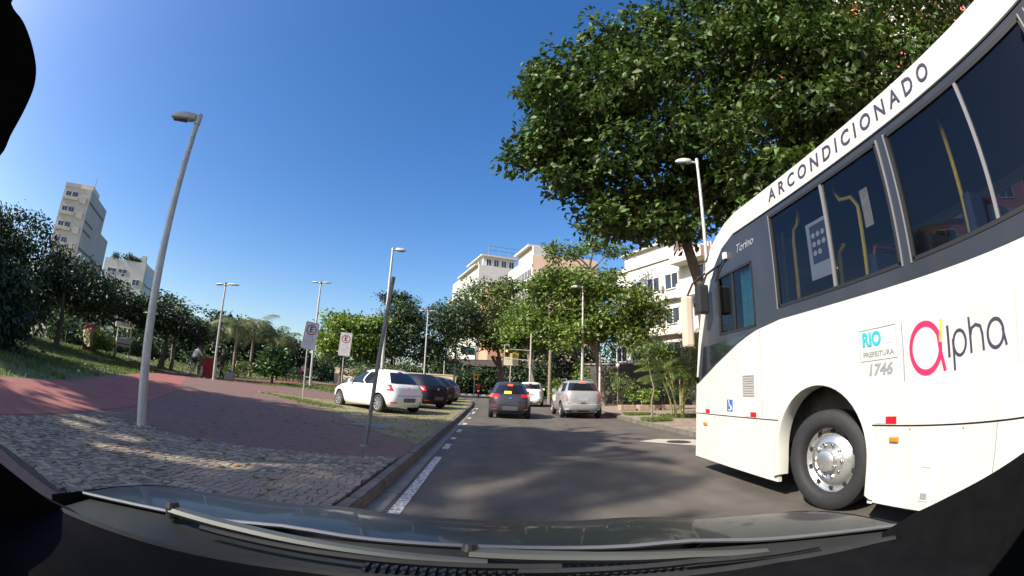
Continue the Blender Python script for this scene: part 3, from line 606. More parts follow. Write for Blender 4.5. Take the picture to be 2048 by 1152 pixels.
def shrub(name, label, x, y, z, r, h, leaf, n=70, length=.16, cat='shrub', group=None, stems=6):
    t = thing(name, label, cat, (x, y, z), 0, group); mb = MB()
    for k in range(stems):
        a = k*1.05+random.random(); mb.tube([(0, 0, 0), (math.cos(a)*r*.3, math.sin(a)*r*.3, h*.4), (math.cos(a)*r*.6, math.sin(a)*r*.6, h*.85)], [.018, .014, .007], 5)
    mb.build('stem', M_bark, t)
    leaf_object('foliage', leaf_cloud([(x, y, z+h*.62, r, r, h*.42, n)], 9, .12, length, .45, .5, .2), leaf, t); return t
GS = 'shrubs along the right pavement'
shrub('shrub', 'yellow green shrub beside the grey column ahead of the silver car', 5.2, 33.5, .12, .9, 1.7, L_lime, 90, .2, group=GS)
shrub('shrub', 'tall leafy shrub between the column and the lamp post', 6.1, 30.5, .12, .5, 3.0, L_lime, 80, .2, group=GS)
shrub('shrub', 'reedy shrub in front of the dark shop front', 5.6, 38, .12, 1.1, 1.9, L_areca, 100, .22, group=GS)
shrub('shrub', 'dry looking shrub just right of the silver car roof', 8.0, 27.5, .12, .9, 2.2, L_ficus, 90, .16, group=GS)
shrub('shrub', 'low bright green shrub on the low planter', 8.6, 24.5, .3, .7, 1.0, L_lime, 80, .17, group=GS)
shrub('shrub', 'dark shrub behind the low planter', 9.9, 25.2, .3, .8, 1.5, L_dark, 90, .17, group=GS)
shrub('shrub', 'shrub in shade by the dark gate', 11.2, 25.8, .12, .7, 1.4, L_blue, 70, .17, group=GS)
GB = 'bushes along the back of the park'
for (x, y, r, h, lf_, lab) in ((-21.5, 23.4, 1.0, 1.3, L_blue, 'low round bush left of the small palms'), (-23.2, 20.6, 1.0, 1.2, L_lime, 'yellowish bush beside the boat'), (-22.5, 31, 1.6, 1.3, L_blue, 'low hedge bush behind the palms'), (-19.6, 31.8, 1.5, 1.3, L_ficus, 'brownish hedge bush behind the red box'), (-17.2, 39, 1.4, 1.4, L_blue, 'low bush right of the wispy palm'), (-9.6, 33, .8, 1.8, L_ficus, 'thin bush beside the second parking sign'), (-11, 36, 1.3, 2.2, L_blue, 'leggy bush in front of the white hatchback'), (-8.4, 35, 1.0, 2.4, L_mid, 'leggy bush behind the white hatchback roof')):
    shrub('bush', lab, x, y, TZ(x), r, h, lf_, 110, .2, 'bush', GB)

# ------------------------------------------------------------------ the city bus
M_bus = mat('bus white paint', (.57, .553, .505), .34, coat=.2, var=.035, scale=1.2)
M_grey = mat('bus dark grey band', (.030, .033, .042), .34, coat=.2, var=.06, scale=1.5)
M_busglass = glass('bus window glass', (.97, .98, 1.0), .015, ior=1.36)
M_dkglass = mat('dark glass', (.012, .016, .022), .05, spec=.9, coat=.5)
M_yellow = mat('yellow handrail', (.90, .66, .06), .4)
M_seal = mat('rubber seal', (.014, .014, .015), .6)
M_int = mat('bus interior grey', (.16, .17, .19), .7)
M_under = mat('bus underside', (.03, .03, .03), .9)
M_navy = mat('navy lettering', (.045, .04, .075), .5)
M_crim = mat('crimson logo red', (.62, .025, .10), .45)
M_peach = mat('orange logo stroke', (.85, .43, .09), .45)
M_teal = mat('teal lettering', (.03, .40, .48), .45)
M_gtxt = mat('grey lettering', (.25, .26, .28), .5)
M_ltxt = mat('silver lettering', (.42, .43, .45), .4, metal=.4)
M_blue = mat('blue sticker', (.05, .13, .36), .5)
M_curtain = mat('turquoise curtain', (.10, .52, .66), .8, var=.15, scale=8, transl=.3)
BX = 3.2; BR = 5.72
def grime(m, amt=.22):
    """road film: faint vertical runs and specks over the paint"""
    t = m.node_tree; L = t.links.new; b = t.nodes['Principled BSDF']; src = b.inputs['Base Color'].links[0].from_socket
    tc = t.nodes.new('ShaderNodeTexCoord'); mp = t.nodes.new('ShaderNodeMapping'); mp.inputs['Scale'].default_value = (2.2, 2.2, .9); L(tc.outputs['Object'], mp.inputs[0])
    n = t.nodes.new('ShaderNodeTexNoise'); n.inputs['Scale'].default_value = 1.6; n.inputs['Detail'].default_value = 7; L(mp.outputs[0], n.inputs[0])
    r = t.nodes.new('ShaderNodeMapRange'); r.inputs[1].default_value = .45; r.inputs[2].default_value = .75; r.inputs[3].default_value = 0; r.inputs[4].default_value = amt; L(n.outputs[0], r.inputs[0])
    mx = t.nodes.new('ShaderNodeMix'); mx.data_type = 'RGBA'; mx.inputs['B'].default_value = (.20, .17, .13, 1); L(r.outputs[0], mx.inputs['Factor']); L(src, mx.inputs['A']); L(mx.outputs['Result'], b.inputs['Base Color'])
    n2 = t.nodes.new('ShaderNodeTexNoise'); n2.inputs['Scale'].default_value = .9; n2.inputs['Detail'].default_value = 1; L(tc.outputs['Object'], n2.inputs[0])
    bp = t.nodes.new('ShaderNodeBump'); bp.inputs['Strength'].default_value = .25; bp.inputs['Distance'].default_value = .03; L(n2.outputs[0], bp.inputs['Height']); L(bp.outputs[0], b.inputs['Normal'])
grime(M_bus, .16); grime(M_grey, .06)
bus = thing('city_bus', 'white city bus with dark grey window band pulling out at the right', 'bus', (4.45, 6.7, 0))
def ys(z): return float(np.interp(z, [.21, .9, 1.34, 2.03, 2.64, 3.08, 3.35, 3.45, 3.6], [6.74, 6.72, 6.69, 6.56, 6.37, 6.19, 6.0, 5.82, 5.25]))
def glb(y): return float(np.interp(y, [-5.5, 1.2, 3.24, 4.4, 5.0, 5.4, 6.0, 6.6], [1.99, 2.0, 2.03, 2.03, 1.965, 1.85, 1.62, 1.36]))
def side(poly, name, m, lo=0.0, t=.05, parent=bus, x=BX):
    mb = MB(); mb.prism(poly, 'x', x+lo, x+lo+t); return mb.wbuild(name, m, parent)
AC = (3.8, .51); AR = .70
arch = [(AC[0]+AR*1.02*math.cos(a), AC[1]+.06+AR*math.sin(a)) for a in [math.pi*i/18 for i in range(19)]]   # from front (+y) to rear
a_lo = [p for p in arch if p[1] > .885]
# white flank above the skirt seam, open over the wheel
fl = [(ys(.9), .895), (ys(1.34), 1.335)] + [(y, glb(y)) for y in (6.6, 6.3, 6.0, 5.7, 5.4, 5.2, 5.0, 4.7, 4.4, 4.0, 3.6, 3.24, 2.2, 1.2, -2, -5.5)] + [(-5.5, .895), (a_lo[-1][0], .895)] + a_lo[::-1] + [(a_lo[0][0], .895)]
flank = side(fl, 'flank_panel', M_bus)
def skirt(y0, y1, nm='skirt_panel'):
    return side([(y0, .215), (y1, .215), (y1, .88), (y0, .88)], nm, M_bus, .004)
fw = ys(.3)
side([(fw, .215), (4.80, .19), (4.80, .88), (ys(.88), .88)], 'skirt_panel', M_bus, .004)
side([(4.79, .19), (AC[0]+AR*1.02+.012, .19), (AC[0]+AR*1.02+.012, .56)] + [p for p in arch if p[0] > AC[0]+.55 and p[1] <= .885 and p[1] > .57][0:6] + [(a_lo[0][0]+.012, .88), (4.79, .88)], 'skirt_panel', M_bus, .004)
side([(a_lo[-1][0]-.012, .88)] + [p for p in arch if p[0] < AC[0]-.55 and p[1] <= .885][0:6] + [(AC[0]-AR*1.02-.012, .20), (3.02, .20), (3.02, .88)], 'skirt_panel', M_bus, .004)
for y0, y1 in ((3.01, 1.645), (1.635, -.4), (-.41, -2.6), (-2.61, -5.5)): skirt(y1, y0)
# dark seam behind the joints
side([(6.70, .20), (4.55, .2), (4.55, .9), (6.70, .9)], 'seam_backing', M_seal, .02, .02)
side([(3.06, .2), (-5.5, .2), (-5.5, .9), (3.06, .9)], 'seam_backing', M_seal, .02, .02)
for y in (4.86, 1.02, -.9):
    mb = MB(); mb.box((BX-.0015, y-.004, .90), (BX+.004, y+.004, glb(y)-.01)); mb.wbuild('panel_seam', mat('seam line grey', (.28, .26, .23), .8), bus)
for y in (6.1, 5.5, 5.0, 2.6, 2.0, 1.3):
    mb = MB(); mb.lathe([(0, BX-.003), (.009, BX-.002), (.011, BX+.004)], 8, 'x', (0, y, .862)); mb.wbuild('panel_screw', mat('seam line grey', (.28, .26, .23), .8), bus)
# flared wheel arch
mb = MB(); ins = []; out = []
for i in range(31):
    a = -.42+(math.pi+.84)*i/30; r1 = AR-.015; r2 = AR+.085
    def pt(r): 
        y = AC[0]+r*1.02*math.cos(a); z = AC[1]+.06+r*math.sin(a)
        if a < 0: y = AC[0]+r*1.02; z = AC[1]+.06+r*math.tan(a)*.95
        if a > math.pi: y = AC[0]-r*1.02; z = AC[1]+.06-r*math.tan(a-math.pi)*.95
        return y, max(z, .19)
    ins.append(pt(r1)); out.append(pt(r2))
def archP(u, v):
    i = min(30, int(round(u*30))); a = ins[i]; b = out[i]
    f = [(-.12, 0), (0.0, 0), (.03, .12), (.034, .5), (.022, .85), (-.004, 1)][int(round(v*5))]
    return (BX-f[0], a[0]+(b[0]-a[0])*f[1], a[1]+(b[1]-a[1])*f[1])
mb.grid(archP, 30, 5); mb.wbuild('wheel_arch', M_bus, bus, smooth=True)
# grey window band in columns, leaving the window openings free
WIN = [(4.42, 2.58), (2.43, .42), (.27, -1.76), (-1.91, -4.0)]; WZ = (2.17, 3.27)
DW = (5.86, 4.93, 2.03, 2.86)
mb = MB()
def bandlo(y): return float(np.interp(y, [-5.5, 5.3, 5.65, 5.9, 6.1, 6.3, 6.5, 6.62], [3.36, 3.36, 3.25, 3.06, 2.77, 2.38, 1.90, 1.45]))
def col(y0, y1, lo, hi, n=4):
    yy = [y0+(y1-y0)*i/n for i in range(n+1)]
    mb.prism([(y, lo(y)) for y in yy]+[(y, hi(y)) for y in yy[::-1]], 'x', BX, BX+.05)
c_ = lambda k: (lambda y: k)
col(6.60, 5.86, glb, bandlo, 8); col(5.86, 4.93, glb, lambda y: max(glb(y)+.003, DW[2])); col(5.86, 4.93, c_(DW[3]), bandlo, 6); col(4.93, 4.42, glb, bandlo)
prev = None
for k, (a, b) in enumerate(WIN):
    col(a, b, glb, c_(WZ[0])); col(a, b, c_(WZ[1]), bandlo, 3)
    nb = WIN[k+1][0] if k < 3 else -5.5
    col(b, nb, glb, bandlo, 2)
mb.wbuild('window_band', M_grey, bus)
# white roof cove with the lettering, running down the front edge
top = [(5.25, 3.6), (5.55, 3.55), (5.82, 3.45), (6.0, 3.35), (6.19, 3.08), (6.37, 2.64), (6.56, 2.03), (6.665, 1.45)]
mb = MB(); mb.prism([(-5.5, 3.362)] + [(y, bandlo(y)+.003) for y in (0, 5.3, 5.5, 5.65, 5.9, 6.1, 6.3, 6.5, 6.62)] + top[::-1] + [(-5.5, 3.6)], 'x', BX-.006, BX+.045)
rc = mb.wbuild('roof_cove', M_bus, bus)
def roofP(u, v):
    k = v; x0 = BX-.004; prof = [(0, 3.6), (.03, 3.66), (.12, 3.71), (.5, 3.74), (1.26, 3.75), (2.02, 3.74), (2.40, 3.71), (2.49, 3.66), (2.52, 3.6)]
    q = prof[int(round(v*8))]; y = [-5.5, 0, 4.4, 5.0, 5.25, 5.55, 5.82, 6.0, 6.3][int(round(u*8))]; dz = [0, 0, 0, 0, 0, -.05, -.15, -.25, -.45][int(round(u*8))]
    return (x0+q[0], y, q[1]+dz)
mb = MB(); mb.grid(roofP, 8, 8); mb.wbuild('roof', M_bus, bus, smooth=True)
mb = MB(); mb.box((BX-.010, -5.5, 3.345), (BX+.02, 5.28, 3.361)); mb.wbuild('rain_gutter', M_seal, bus)
# front, far side, rear, floor
def frontP(u, v):
    z = .21+v*(3.45-.21); a = u; x = BX+a*(BR-BX); y = ys(z)-.01+.30*(1-abs(2*a-1)**2.6); return (x, y, z)
for lo, hi, nm, m in ((0, .35, 'front_panel', M_bus), (.35, .9, 'windshield', M_dkglass), (.9, 1.0, 'destination_panel', M_bus)):
    mb = MB(); mb.grid(lambda u, v: frontP(u, lo+(hi-lo)*v), 18, 8); mb.wbuild(nm, m, bus, smooth=True)
mb = MB(); mb.box((BR-.05, -5.5, .25), (BR, 6.5, 2.2)); mb.box((BR-.05, -5.5, 3.2), (BR, 6.0, 3.6)); mb.wbuild('far_side_panel', M_bus, bus)
for k, (a, b) in enumerate(((6.45, 4.0), (4.0, 2.15), (2.15, .4), (.4, -1.6), (-1.6, -3.6), (-3.6, -5.5))):
    mb = MB(); mb.add([(BR-.03, b, 2.2), (BR-.03, a, 2.2), (BR-.03, a, 3.2), (BR-.03, b, 3.2)], [(0, 1, 2, 3)]); mb.wbuild('far_side_window', glass('far window tint', (.025, .03, .045), .02), bus, recalc=False)
mb = MB(); mb.box((BX, -5.55, .25), (BR, -5.5, 3.7)); mb.wbuild('rear_panel', M_bus, bus)
mb = MB(); mb.box((BX+.06, -5.4, 1.42), (BR-.06, 6.3, 1.48)); mb.wbuild('floor', M_int, bus)
mb = MB(); mb.box((BX+.06, -5.4, 3.33), (BR-.06, 5.2, 3.36)); mb.wbuild('ceiling', M_int, bus)
mb = MB(); mb.box((BX+.35, -5.3, .42), (BR-.1, 6.4, .62)); mb.wbuild('chassis', M_under, bus)
mb = MB(); mb.box((BX+.40, 3.0, .3), (BX+.44, 4.62, 1.4)); mb.box((BX+.06, 4.60, .62), (BX+.44, 4.63, 1.3)); mb.box((BX+.06, 2.98, .3), (BX+.44, 3.01, 1.3)); mb.box((BX+.06, 3.0, 1.30), (BX+.44, 4.62, 1.33))
mb.wbuild('wheel_well', mat('wheel well liner', (.09, .085, .078), .9, var=.3, scale=6), bus)
mb = MB(); mb.box((BX+.08, 4.61, .25), (BX+.14, 4.72, .62)); mb.wbuild('mud_flap', M_black, bus)
# window panes with frames
def pane(y0, y1, z0, z1, div=None, nm='window'):
    fr = MB()
    for (a, b, c, d) in ((y1, y0, z0-.012, z0+.02), (y1, y0, z1-.02, z1+.012), (y0-.022, y0+.012, z0, z1), (y1-.012, y1+.022, z0, z1)): fr.box((BX-.006, min(a, b), c), (BX+.03, max(a, b), d))
    if div:
        for d_ in div: fr.box((BX-.004, d_-.022, z0+.02), (BX+.028, d_+.022, z1-.02))
    f = fr.wbuild(nm, M_seal, bus)
    p = MB(); p.add([(BX+.014, y1+.02, z0+.02), (BX+.014, y0-.022, z0+.02), (BX+.014, y0-.022, z1-.02), (BX+.014, y1+.02, z1-.02)], [(3, 2, 1, 0)]); p.wbuild('pane', M_busglass, f, recalc=False)
    return f
M_alu = mat('aluminium trim', (.34, .32, .30), .4, metal=.6)
for k, (a, b) in enumerate(WIN):
    d_ = a-.97
    f = pane(a, b, *WZ, div=None)
    mb = MB(); mb.box((BX-.005, d_-.018, WZ[0]+.02), (BX+.028, d_+.018, WZ[1]-.02)); mb.wbuild('divider', M_alu, f)
    mb = MB(); mb.box((BX-.009, a+.013, WZ[0]-.02), (BX+.012, a+.03, WZ[1]+.02)); mb.wbuild('trim', M_alu, f); mb = MB(); mb.box((BX-.009, b-.03, WZ[0]-.02), (BX+.012, b-.013, WZ[1]+.02)); mb.wbuild('trim', M_alu, f)
fd = pane(DW[0], DW[1], DW[2], DW[3], None, 'driver_window')
mb = MB(); mb.box((BX+.0, 5.42, 2.05), (BX+.028, 5.46, 2.84)); mb.wbuild('divider', M_seal, fd)
mb = MB(); mb.grid(lambda u, v: (BX+.12+.018*math.sin(u*26), 4.95+u*.46, 2.05+v*.8), 26, 3); mb.wbuild('curtain', M_curtain, bus, smooth=True, recalc=False)
mb = MB(); mb.prism([(6.50, 1.43), (6.40, 1.90), (5.08, 1.955), (5.42, 1.868), (6.0, 1.655)], 'x', BX-.004, BX+.01); mb.wbuild('lower_side_glass', M_dkglass, bus)
# front left mirror (dark, on the side) and the pale mirror housing ahead
mb = MB(); mb.bevbox((BX-.26, 5.98, 2.36), (BX-.08, 6.12, 2.80), .035); m1 = mb.wbuild('mirror', M_plastic, bus)
mb = MB(); mb.tube([(BX-.15, 6.05, 2.78), (BX-.1, 6.0, 2.95), (BX, 5.75, 3.05)], .018, 8); mb.wbuild('mirror_arm', M_plastic, m1)
mb = MB(); mb.bevbox((BX-.20, 6.62, 1.93), (BX-.04, 6.78, 2.76), .04); m2 = mb.wbuild('mirror', mat('pale mirror housing', (.55, .47, .38), .5), bus)
mb = MB(); mb.tube([(BX-.12, 6.7, 2.74), (BX-.05, 6.6, 2.95), (BX+.1, 6.35, 3.1)], .018, 8); mb.wbuild('mirror_arm', M_plastic, m2)
mb = MB(); mb.bevbox((BX-.05, 5.50, 3.06), (BX, 5.57, 3.16), .012); mb.wbuild('side_camera', M_clearlamp, bus)
mb = MB(); mb.tube([(BX-.004, 5.50, 3.13), (BX-.006, 5.75, 3.02), (BX-.006, 5.92, 2.82)], .006, 6); mb.tube([(BX-.004, 5.50, 3.08), (BX-.006, 5.7, 2.99), (BX-.006, 5.86, 2.84)], .006, 6); mb.wbuild('cable', M_seal, bus)
# small fittings on the flank
for k in range(9):
    z = 1.165+k*.031; mb = MB(); mb.prism([(5.03, z), (5.30, z), (5.30, z+.017), (5.03, z+.017)], 'x', BX-.010, BX+.002); mb.wbuild('vent_slat', mat('vent shadow grey', (.30, .29, .27), .6), bus)
for y in (6.38, 5.13, 2.89):
    mb = MB(); mb.box((BX-.006, y-.13, .905), (BX+.01, y-.005, .965)); mb.wbuild('reflector', M_redlamp, bus)
    mb = MB(); mb.box((BX-.006, y, .905), (BX+.01, y+.13, .965)); mb.wbuild('reflector', mat('silver reflector', (.5, .5, .52), .4), bus)
for y, z in ((6.39, .74), (2.78, .775)):
    mb = MB(); mb.bevbox((BX-.018, y-.055, z-.022), (BX+.006, y+.055, z+.022), .012); mb.wbuild('side_marker', M_orange, bus)
mb = MB(); mb.box((BX-.005, 5.575, .955), (BX+.005, 5.725, 1.115)); ic = mb.wbuild('wheelchair_sign', M_blue, bus)
def stroke(mb, pts, w, x, closed=False, h=.003):
    """flat stroke on the bus flank: pts in (y,z)"""
    n = len(pts); L_ = []; R_ = []
    for i, p in enumerate(pts):
        a = pts[(i-1) % n] if closed or i > 0 else p; b = pts[(i+1) % n] if closed or i < n-1 else p
        dx, dy = b[0]-a[0], b[1]-a[1]; l = math.hypot(dx, dy) or 1; ww = w[i]*.5 if hasattr(w, '__len__') else w*.5
        L_.append((p[0]-dy/l*ww, p[1]+dx/l*ww)); R_.append((p[0]+dy/l*ww, p[1]-dx/l*ww))
    k = n if closed else n-1
    for i in range(k):
        j = (i+1) % n; mb.add([(x, *L_[i]), (x, *L_[j]), (x, *R_[j]), (x, *R_[i]), (x-h, *L_[i]), (x-h, *L_[j]), (x-h, *R_[j]), (x-h, *R_[i])], [(4, 5, 6, 7), (0, 3, 2, 1), (0, 1, 5, 4), (2, 3, 7, 6), (1, 2, 6, 5), (3, 0, 4, 7)])
mb = MB(); stroke(mb, [(5.665, 1.085), (5.655, 1.03), (5.615, 1.03), (5.595, .985), (5.58, .985)], .011, BX-.0055); stroke(mb, [(5.65+.036*math.cos(a), 1.005+.036*math.sin(a)) for a in [1.2+i*.4 for i in range(12)]], .009, BX-.0055)
mb.add([(BX-.008, 5.668+.011*math.cos(a), 1.097+.011*math.sin(a)) for a in [i*.785 for i in range(8)]], [tuple(range(8))]); mb.wbuild('pictogram', M_wht, ic)
mb = MB()
for q in (((2.33, .30), (2.33, .57)), ((2.43, .30), (2.43, .57)), ((2.33, .30), (2.43, .30)), ((2.33, .57), (2.43, .57))): stroke(mb, list(q), .012, BX+.004, h=.006)
hb_ = mb.wbuild('flap_handle', mat('handle grey', (.52, .50, .45), .5), bus)
mb = MB(); mb.box((BX-.004, 2.345, .315), (BX+.004, 2.415, .36)); mb.wbuild('latch', M_gtxt, hb_)
# the lettering and the marks
BM = lambda y, z, d=.004: Matrix(((0, 0, -1, BX-d-4.45), (-1, 0, 0, y-6.7), (0, 1, 0, z), (0, 0, 0, 1)))
def fit(o, w):
    xs = [v.co.x for v in o.data.vertices]; s = w/(max(xs)-min(xs))
    for v in o.data.vertices: v.co.x *= s
    return o
AW = [1.0, .95, 1.0, 1.12, 1.08, 1.05, .5, 1.0, .5, 1.12, 1.08, 1.0, 1.05, 1.12]; at_ = 0; tot_ = sum(AW)
for ch, w_ in zip('ARCONDICIONADO', AW):
    text_obj(ch, .205, M_navy, bus, BM(4.40-2.76*(at_+w_/2)/tot_, 3.505, .010), name='letter', bold=.003, shear=.16); at_ += w_
t_ = text_obj('Torino', .16, M_ltxt, bus, BM(5.05, 3.115), name='model_name', shear=.35); fit(t_, .42)
mb = MB(); BO = [(3.19, 1.445), (2.73, 1.445), (2.73, 1.715), (3.19, 1.715)]; stroke(mb, BO, .006, BX-.001, True); mb.wbuild('city_plate_border', M_gtxt, bus)
t_ = text_obj('RIO', .165, M_teal, bus, BM(3.035, 1.625), name='city_name', bold=.006); fit(t_, .235)
t_ = text_obj('PREFEITURA', .06, M_gtxt, bus, BM(2.96, 1.497), name='city_hall_lettering'); fit(t_, .38)
mb = MB(); mb.prism([(2.89, 1.575), (2.79, 1.575), (2.79, 1.64), (2.805, 1.66), (2.815, 1.685), (2.865, 1.685), (2.875, 1.66), (2.89, 1.64)], 'x', BX-.004, BX); mb.wbuild('city_emblem', mat('emblem pale blue', (.42, .55, .60), .6, col2=(.62, .66, .66), scale=50), bus)
t_ = text_obj('1746', .135, M_gtxt, bus, BM(2.955, 1.36), name='phone_number', shear=.2, bold=.003); fit(t_, .29)
for y, z0, z1, m in ((2.66, 1.245, 1.715, M_gtxt), (1.43, 1.24, 1.71, mat('washed out rose line', (.55, .40, .36), .6))):
    mb = MB(); stroke(mb, [(y, z0), (y, z1)], .011, BX-.001); mb.wbuild('divider_line', m, bus)
E_ = lambda cy, cz, ry, rz, n=36, a0=0, a1=2*math.pi: [(cy-ry*math.cos(a0+(a1-a0)*i/n), cz+rz*math.sin(a0+(a1-a0)*i/n)) for i in range(n+1)]
mb = MB(); stroke(mb, E_(2.405, 1.475, .165, .185)[:-1], [.034+.012*abs(math.sin(2*math.pi*i/36)) for i in range(36)], BX-.001, True); stroke(mb, [(2.262, 1.56), (2.245, 1.44), (2.20, 1.285)], .032, BX-.0015); mb.wbuild('logo_letter', M_crim, bus)
mb = MB(); stroke(mb, [(2.238, 1.50), (2.215, 1.665)], .030, BX-.002); mb.wbuild('logo_stroke', M_peach, bus)
mb = MB(); stroke(mb, [(2.155, 1.605), (2.150, 1.375)], .024, BX-.001); mb.wbuild('logo_letter', M_navy, bus)
mb = MB(); stroke(mb, [(2.105, 1.50), (2.095, 1.275)], .022, BX-.001); stroke(mb, E_(2.035, 1.465, .066, .088)[:-1], .022, BX-.0015, True); mb.wbuild('logo_letter', M_navy, bus)
mb = MB(); stroke(mb, [(1.925, 1.625), (1.915, 1.375)], .022, BX-.001); stroke(mb, [(1.915, 1.50), (1.90, 1.545), (1.855, 1.562), (1.81, 1.545), (1.793, 1.49), (1.785, 1.375)], .022, BX-.0015); mb.wbuild('logo_letter', M_navy, bus)
mb = MB(); stroke(mb, E_(1.655, 1.470, .082, .094)[:-1], .024, BX-.001, True); stroke(mb, [(1.582, 1.49), (1.545, 1.375)], .022, BX-.0015); mb.wbuild('logo_letter', M_navy, bus)
# inside: handrails, notice, seats
for k, pts in enumerate(([(3.55, 4.73, 1.5), (3.55, 4.70, 3.05), (3.53, 4.64, 3.18)], [(3.55, 4.50, 1.5), (3.55, 4.46, 3.0), (3.53, 4.40, 3.12), (3.5, 4.28, 3.16), (3.48, 4.22, 3.25), (3.48, 4.22, 3.34)], [(3.55, 3.35, 1.5), (3.55, 3.30, 3.0), (3.53, 3.36, 3.12), (3.5, 3.50, 3.14), (3.5, 3.56, 3.25), (3.5, 3.56, 3.34)], [(3.55, 3.73, 1.5), (3.55, 3.70, 2.62), (3.57, 3.62, 2.70)], [(3.55, 3.84, 1.5), (3.55, 3.82, 2.45)], [(3.6, 2.0, 1.5), (3.6, 2.0, 3.34)])):
    mb = MB(); mb.tube(pts, .022, 8); mb.wbuild('handrail', M_yellow, bus, smooth=True)
mb = MB(); mb.box((BX+.05, 3.53, 2.34), (BX+.056, 3.85, 2.95)); nb_ = mb.wbuild('notice', mat('notice paper', (.62, .66, .68), .6), bus)
mb = MB(); mb.box((BX+.047, 3.535, 2.50), (BX+.0495, 3.79, 2.91)); mb.wbuild('panel', mat('notice navy', (.09, .12, .19), .5), nb_)
for r_ in range(3):
    for c2 in range(3):
        if r_ == 2 and c2 == 2: continue
        mb = MB(); mb.lathe([(0, BX+.0445), (.030, BX+.0445)], 14, 'x', (0, 3.74-c2*.078, 2.80-r_*.095)); mb.wbuild('disc', M_wht, nb_, recalc=False)
mb = MB(); mb.box((BX+.05, 2.86, 2.62), (BX+.055, 2.97, 2.98)); mb.wbuild('notice', mat('notice cream', (.55, .45, .30), .6, col2=(.70, .68, .62), scale=9), bus)
M_seat = mat('seat blue', (.05, .07, .13), .7)
for k, y in enumerate((2.6, 1.75, .9, .05, -.8)):
    for x in (3.3, 3.78):
        mb = MB(); mb.bevbox((x, y, 1.9), (x+.42, y+.09, 2.52), .03); mb.bevbox((x, y+.09, 1.85), (x+.42, y+.5, 1.95), .03); mb.wbuild('seat', M_seat, bus)
mb = MB(); mb.bevbox((3.35, 3.0, 1.75), (3.8, 3.1, 2.42), .03); mb.wbuild('seat', M_seat, bus)
mb = MB(); mb.tube([(3.36, 3.02, 2.40), (3.36, 3.0, 2.46), (3.8, 3.0, 2.46), (3.8, 3.02, 2.4)], .016, 6); mb.wbuild('seat_rail', mat('crimson rail', (.55, .04, .10), .4), bus)
# front wheel, steered to the left
def bus_wheel(x, y, steer):
    h = bpy.data.objects.new('wheel', None); place(h, bus, (x-4.45, y-6.7, .51), steer); h.empty_display_size = .2
    mb = MB(); mb.lathe([(.33, -.10), (.345, -.130), (.38, -.150), (.43, -.150), (.475, -.140), (.505, -.11), (.51, -.06), (.51, .06), (.505, .11), (.47, .145), (.38, .15), (.33, .10)], 56, 'x', close=True); mb.build('tyre', M_black, h, smooth=True)
    for i in range(0):
        pass
    mb = MB(); mb.lathe([(.358, -.135), (.362, -.110), (.345, -.090), (.325, -.03), (.305, -.015), (.265, -.045), (.225, -.082), (.185, -.095), (.17, -.085), (.16, -.08), (.115, -.085), (.11, -.13), (.105, -.165), (.085, -.175), (.0, -.178)], 48, 'x'); rim = mb.build('rim', mat('polished wheel steel', (.72, .72, .70), .26, metal=.85), h, smooth=True)
    for i in range(10):
        a = 2*math.pi*i/10; cy, cz = .168*math.cos(a), .168*math.sin(a)
        mb = MB(); mb.tube([(-.083, cy, cz), (-.118, cy, cz), (-.122, cy, cz)], [.017, .015, .008], 6); mb.build('wheel_nut', M_chrome, rim)
        a += math.pi/10; cy, cz = .285*math.cos(a), .285*math.sin(a)
        mb = MB(); mb.tube([(-.040, cy, cz), (-.010, cy, cz)], [.026, .026], 10); mb.build('vent_hole', M_seal, rim)
    return h
bus_wheel(3.40, 3.8, R(13)); bus_wheel(5.52, 3.8, R(11) + math.pi); bus_wheel(3.40, -2.15, 0); bus_wheel(5.52, -2.15, math.pi)

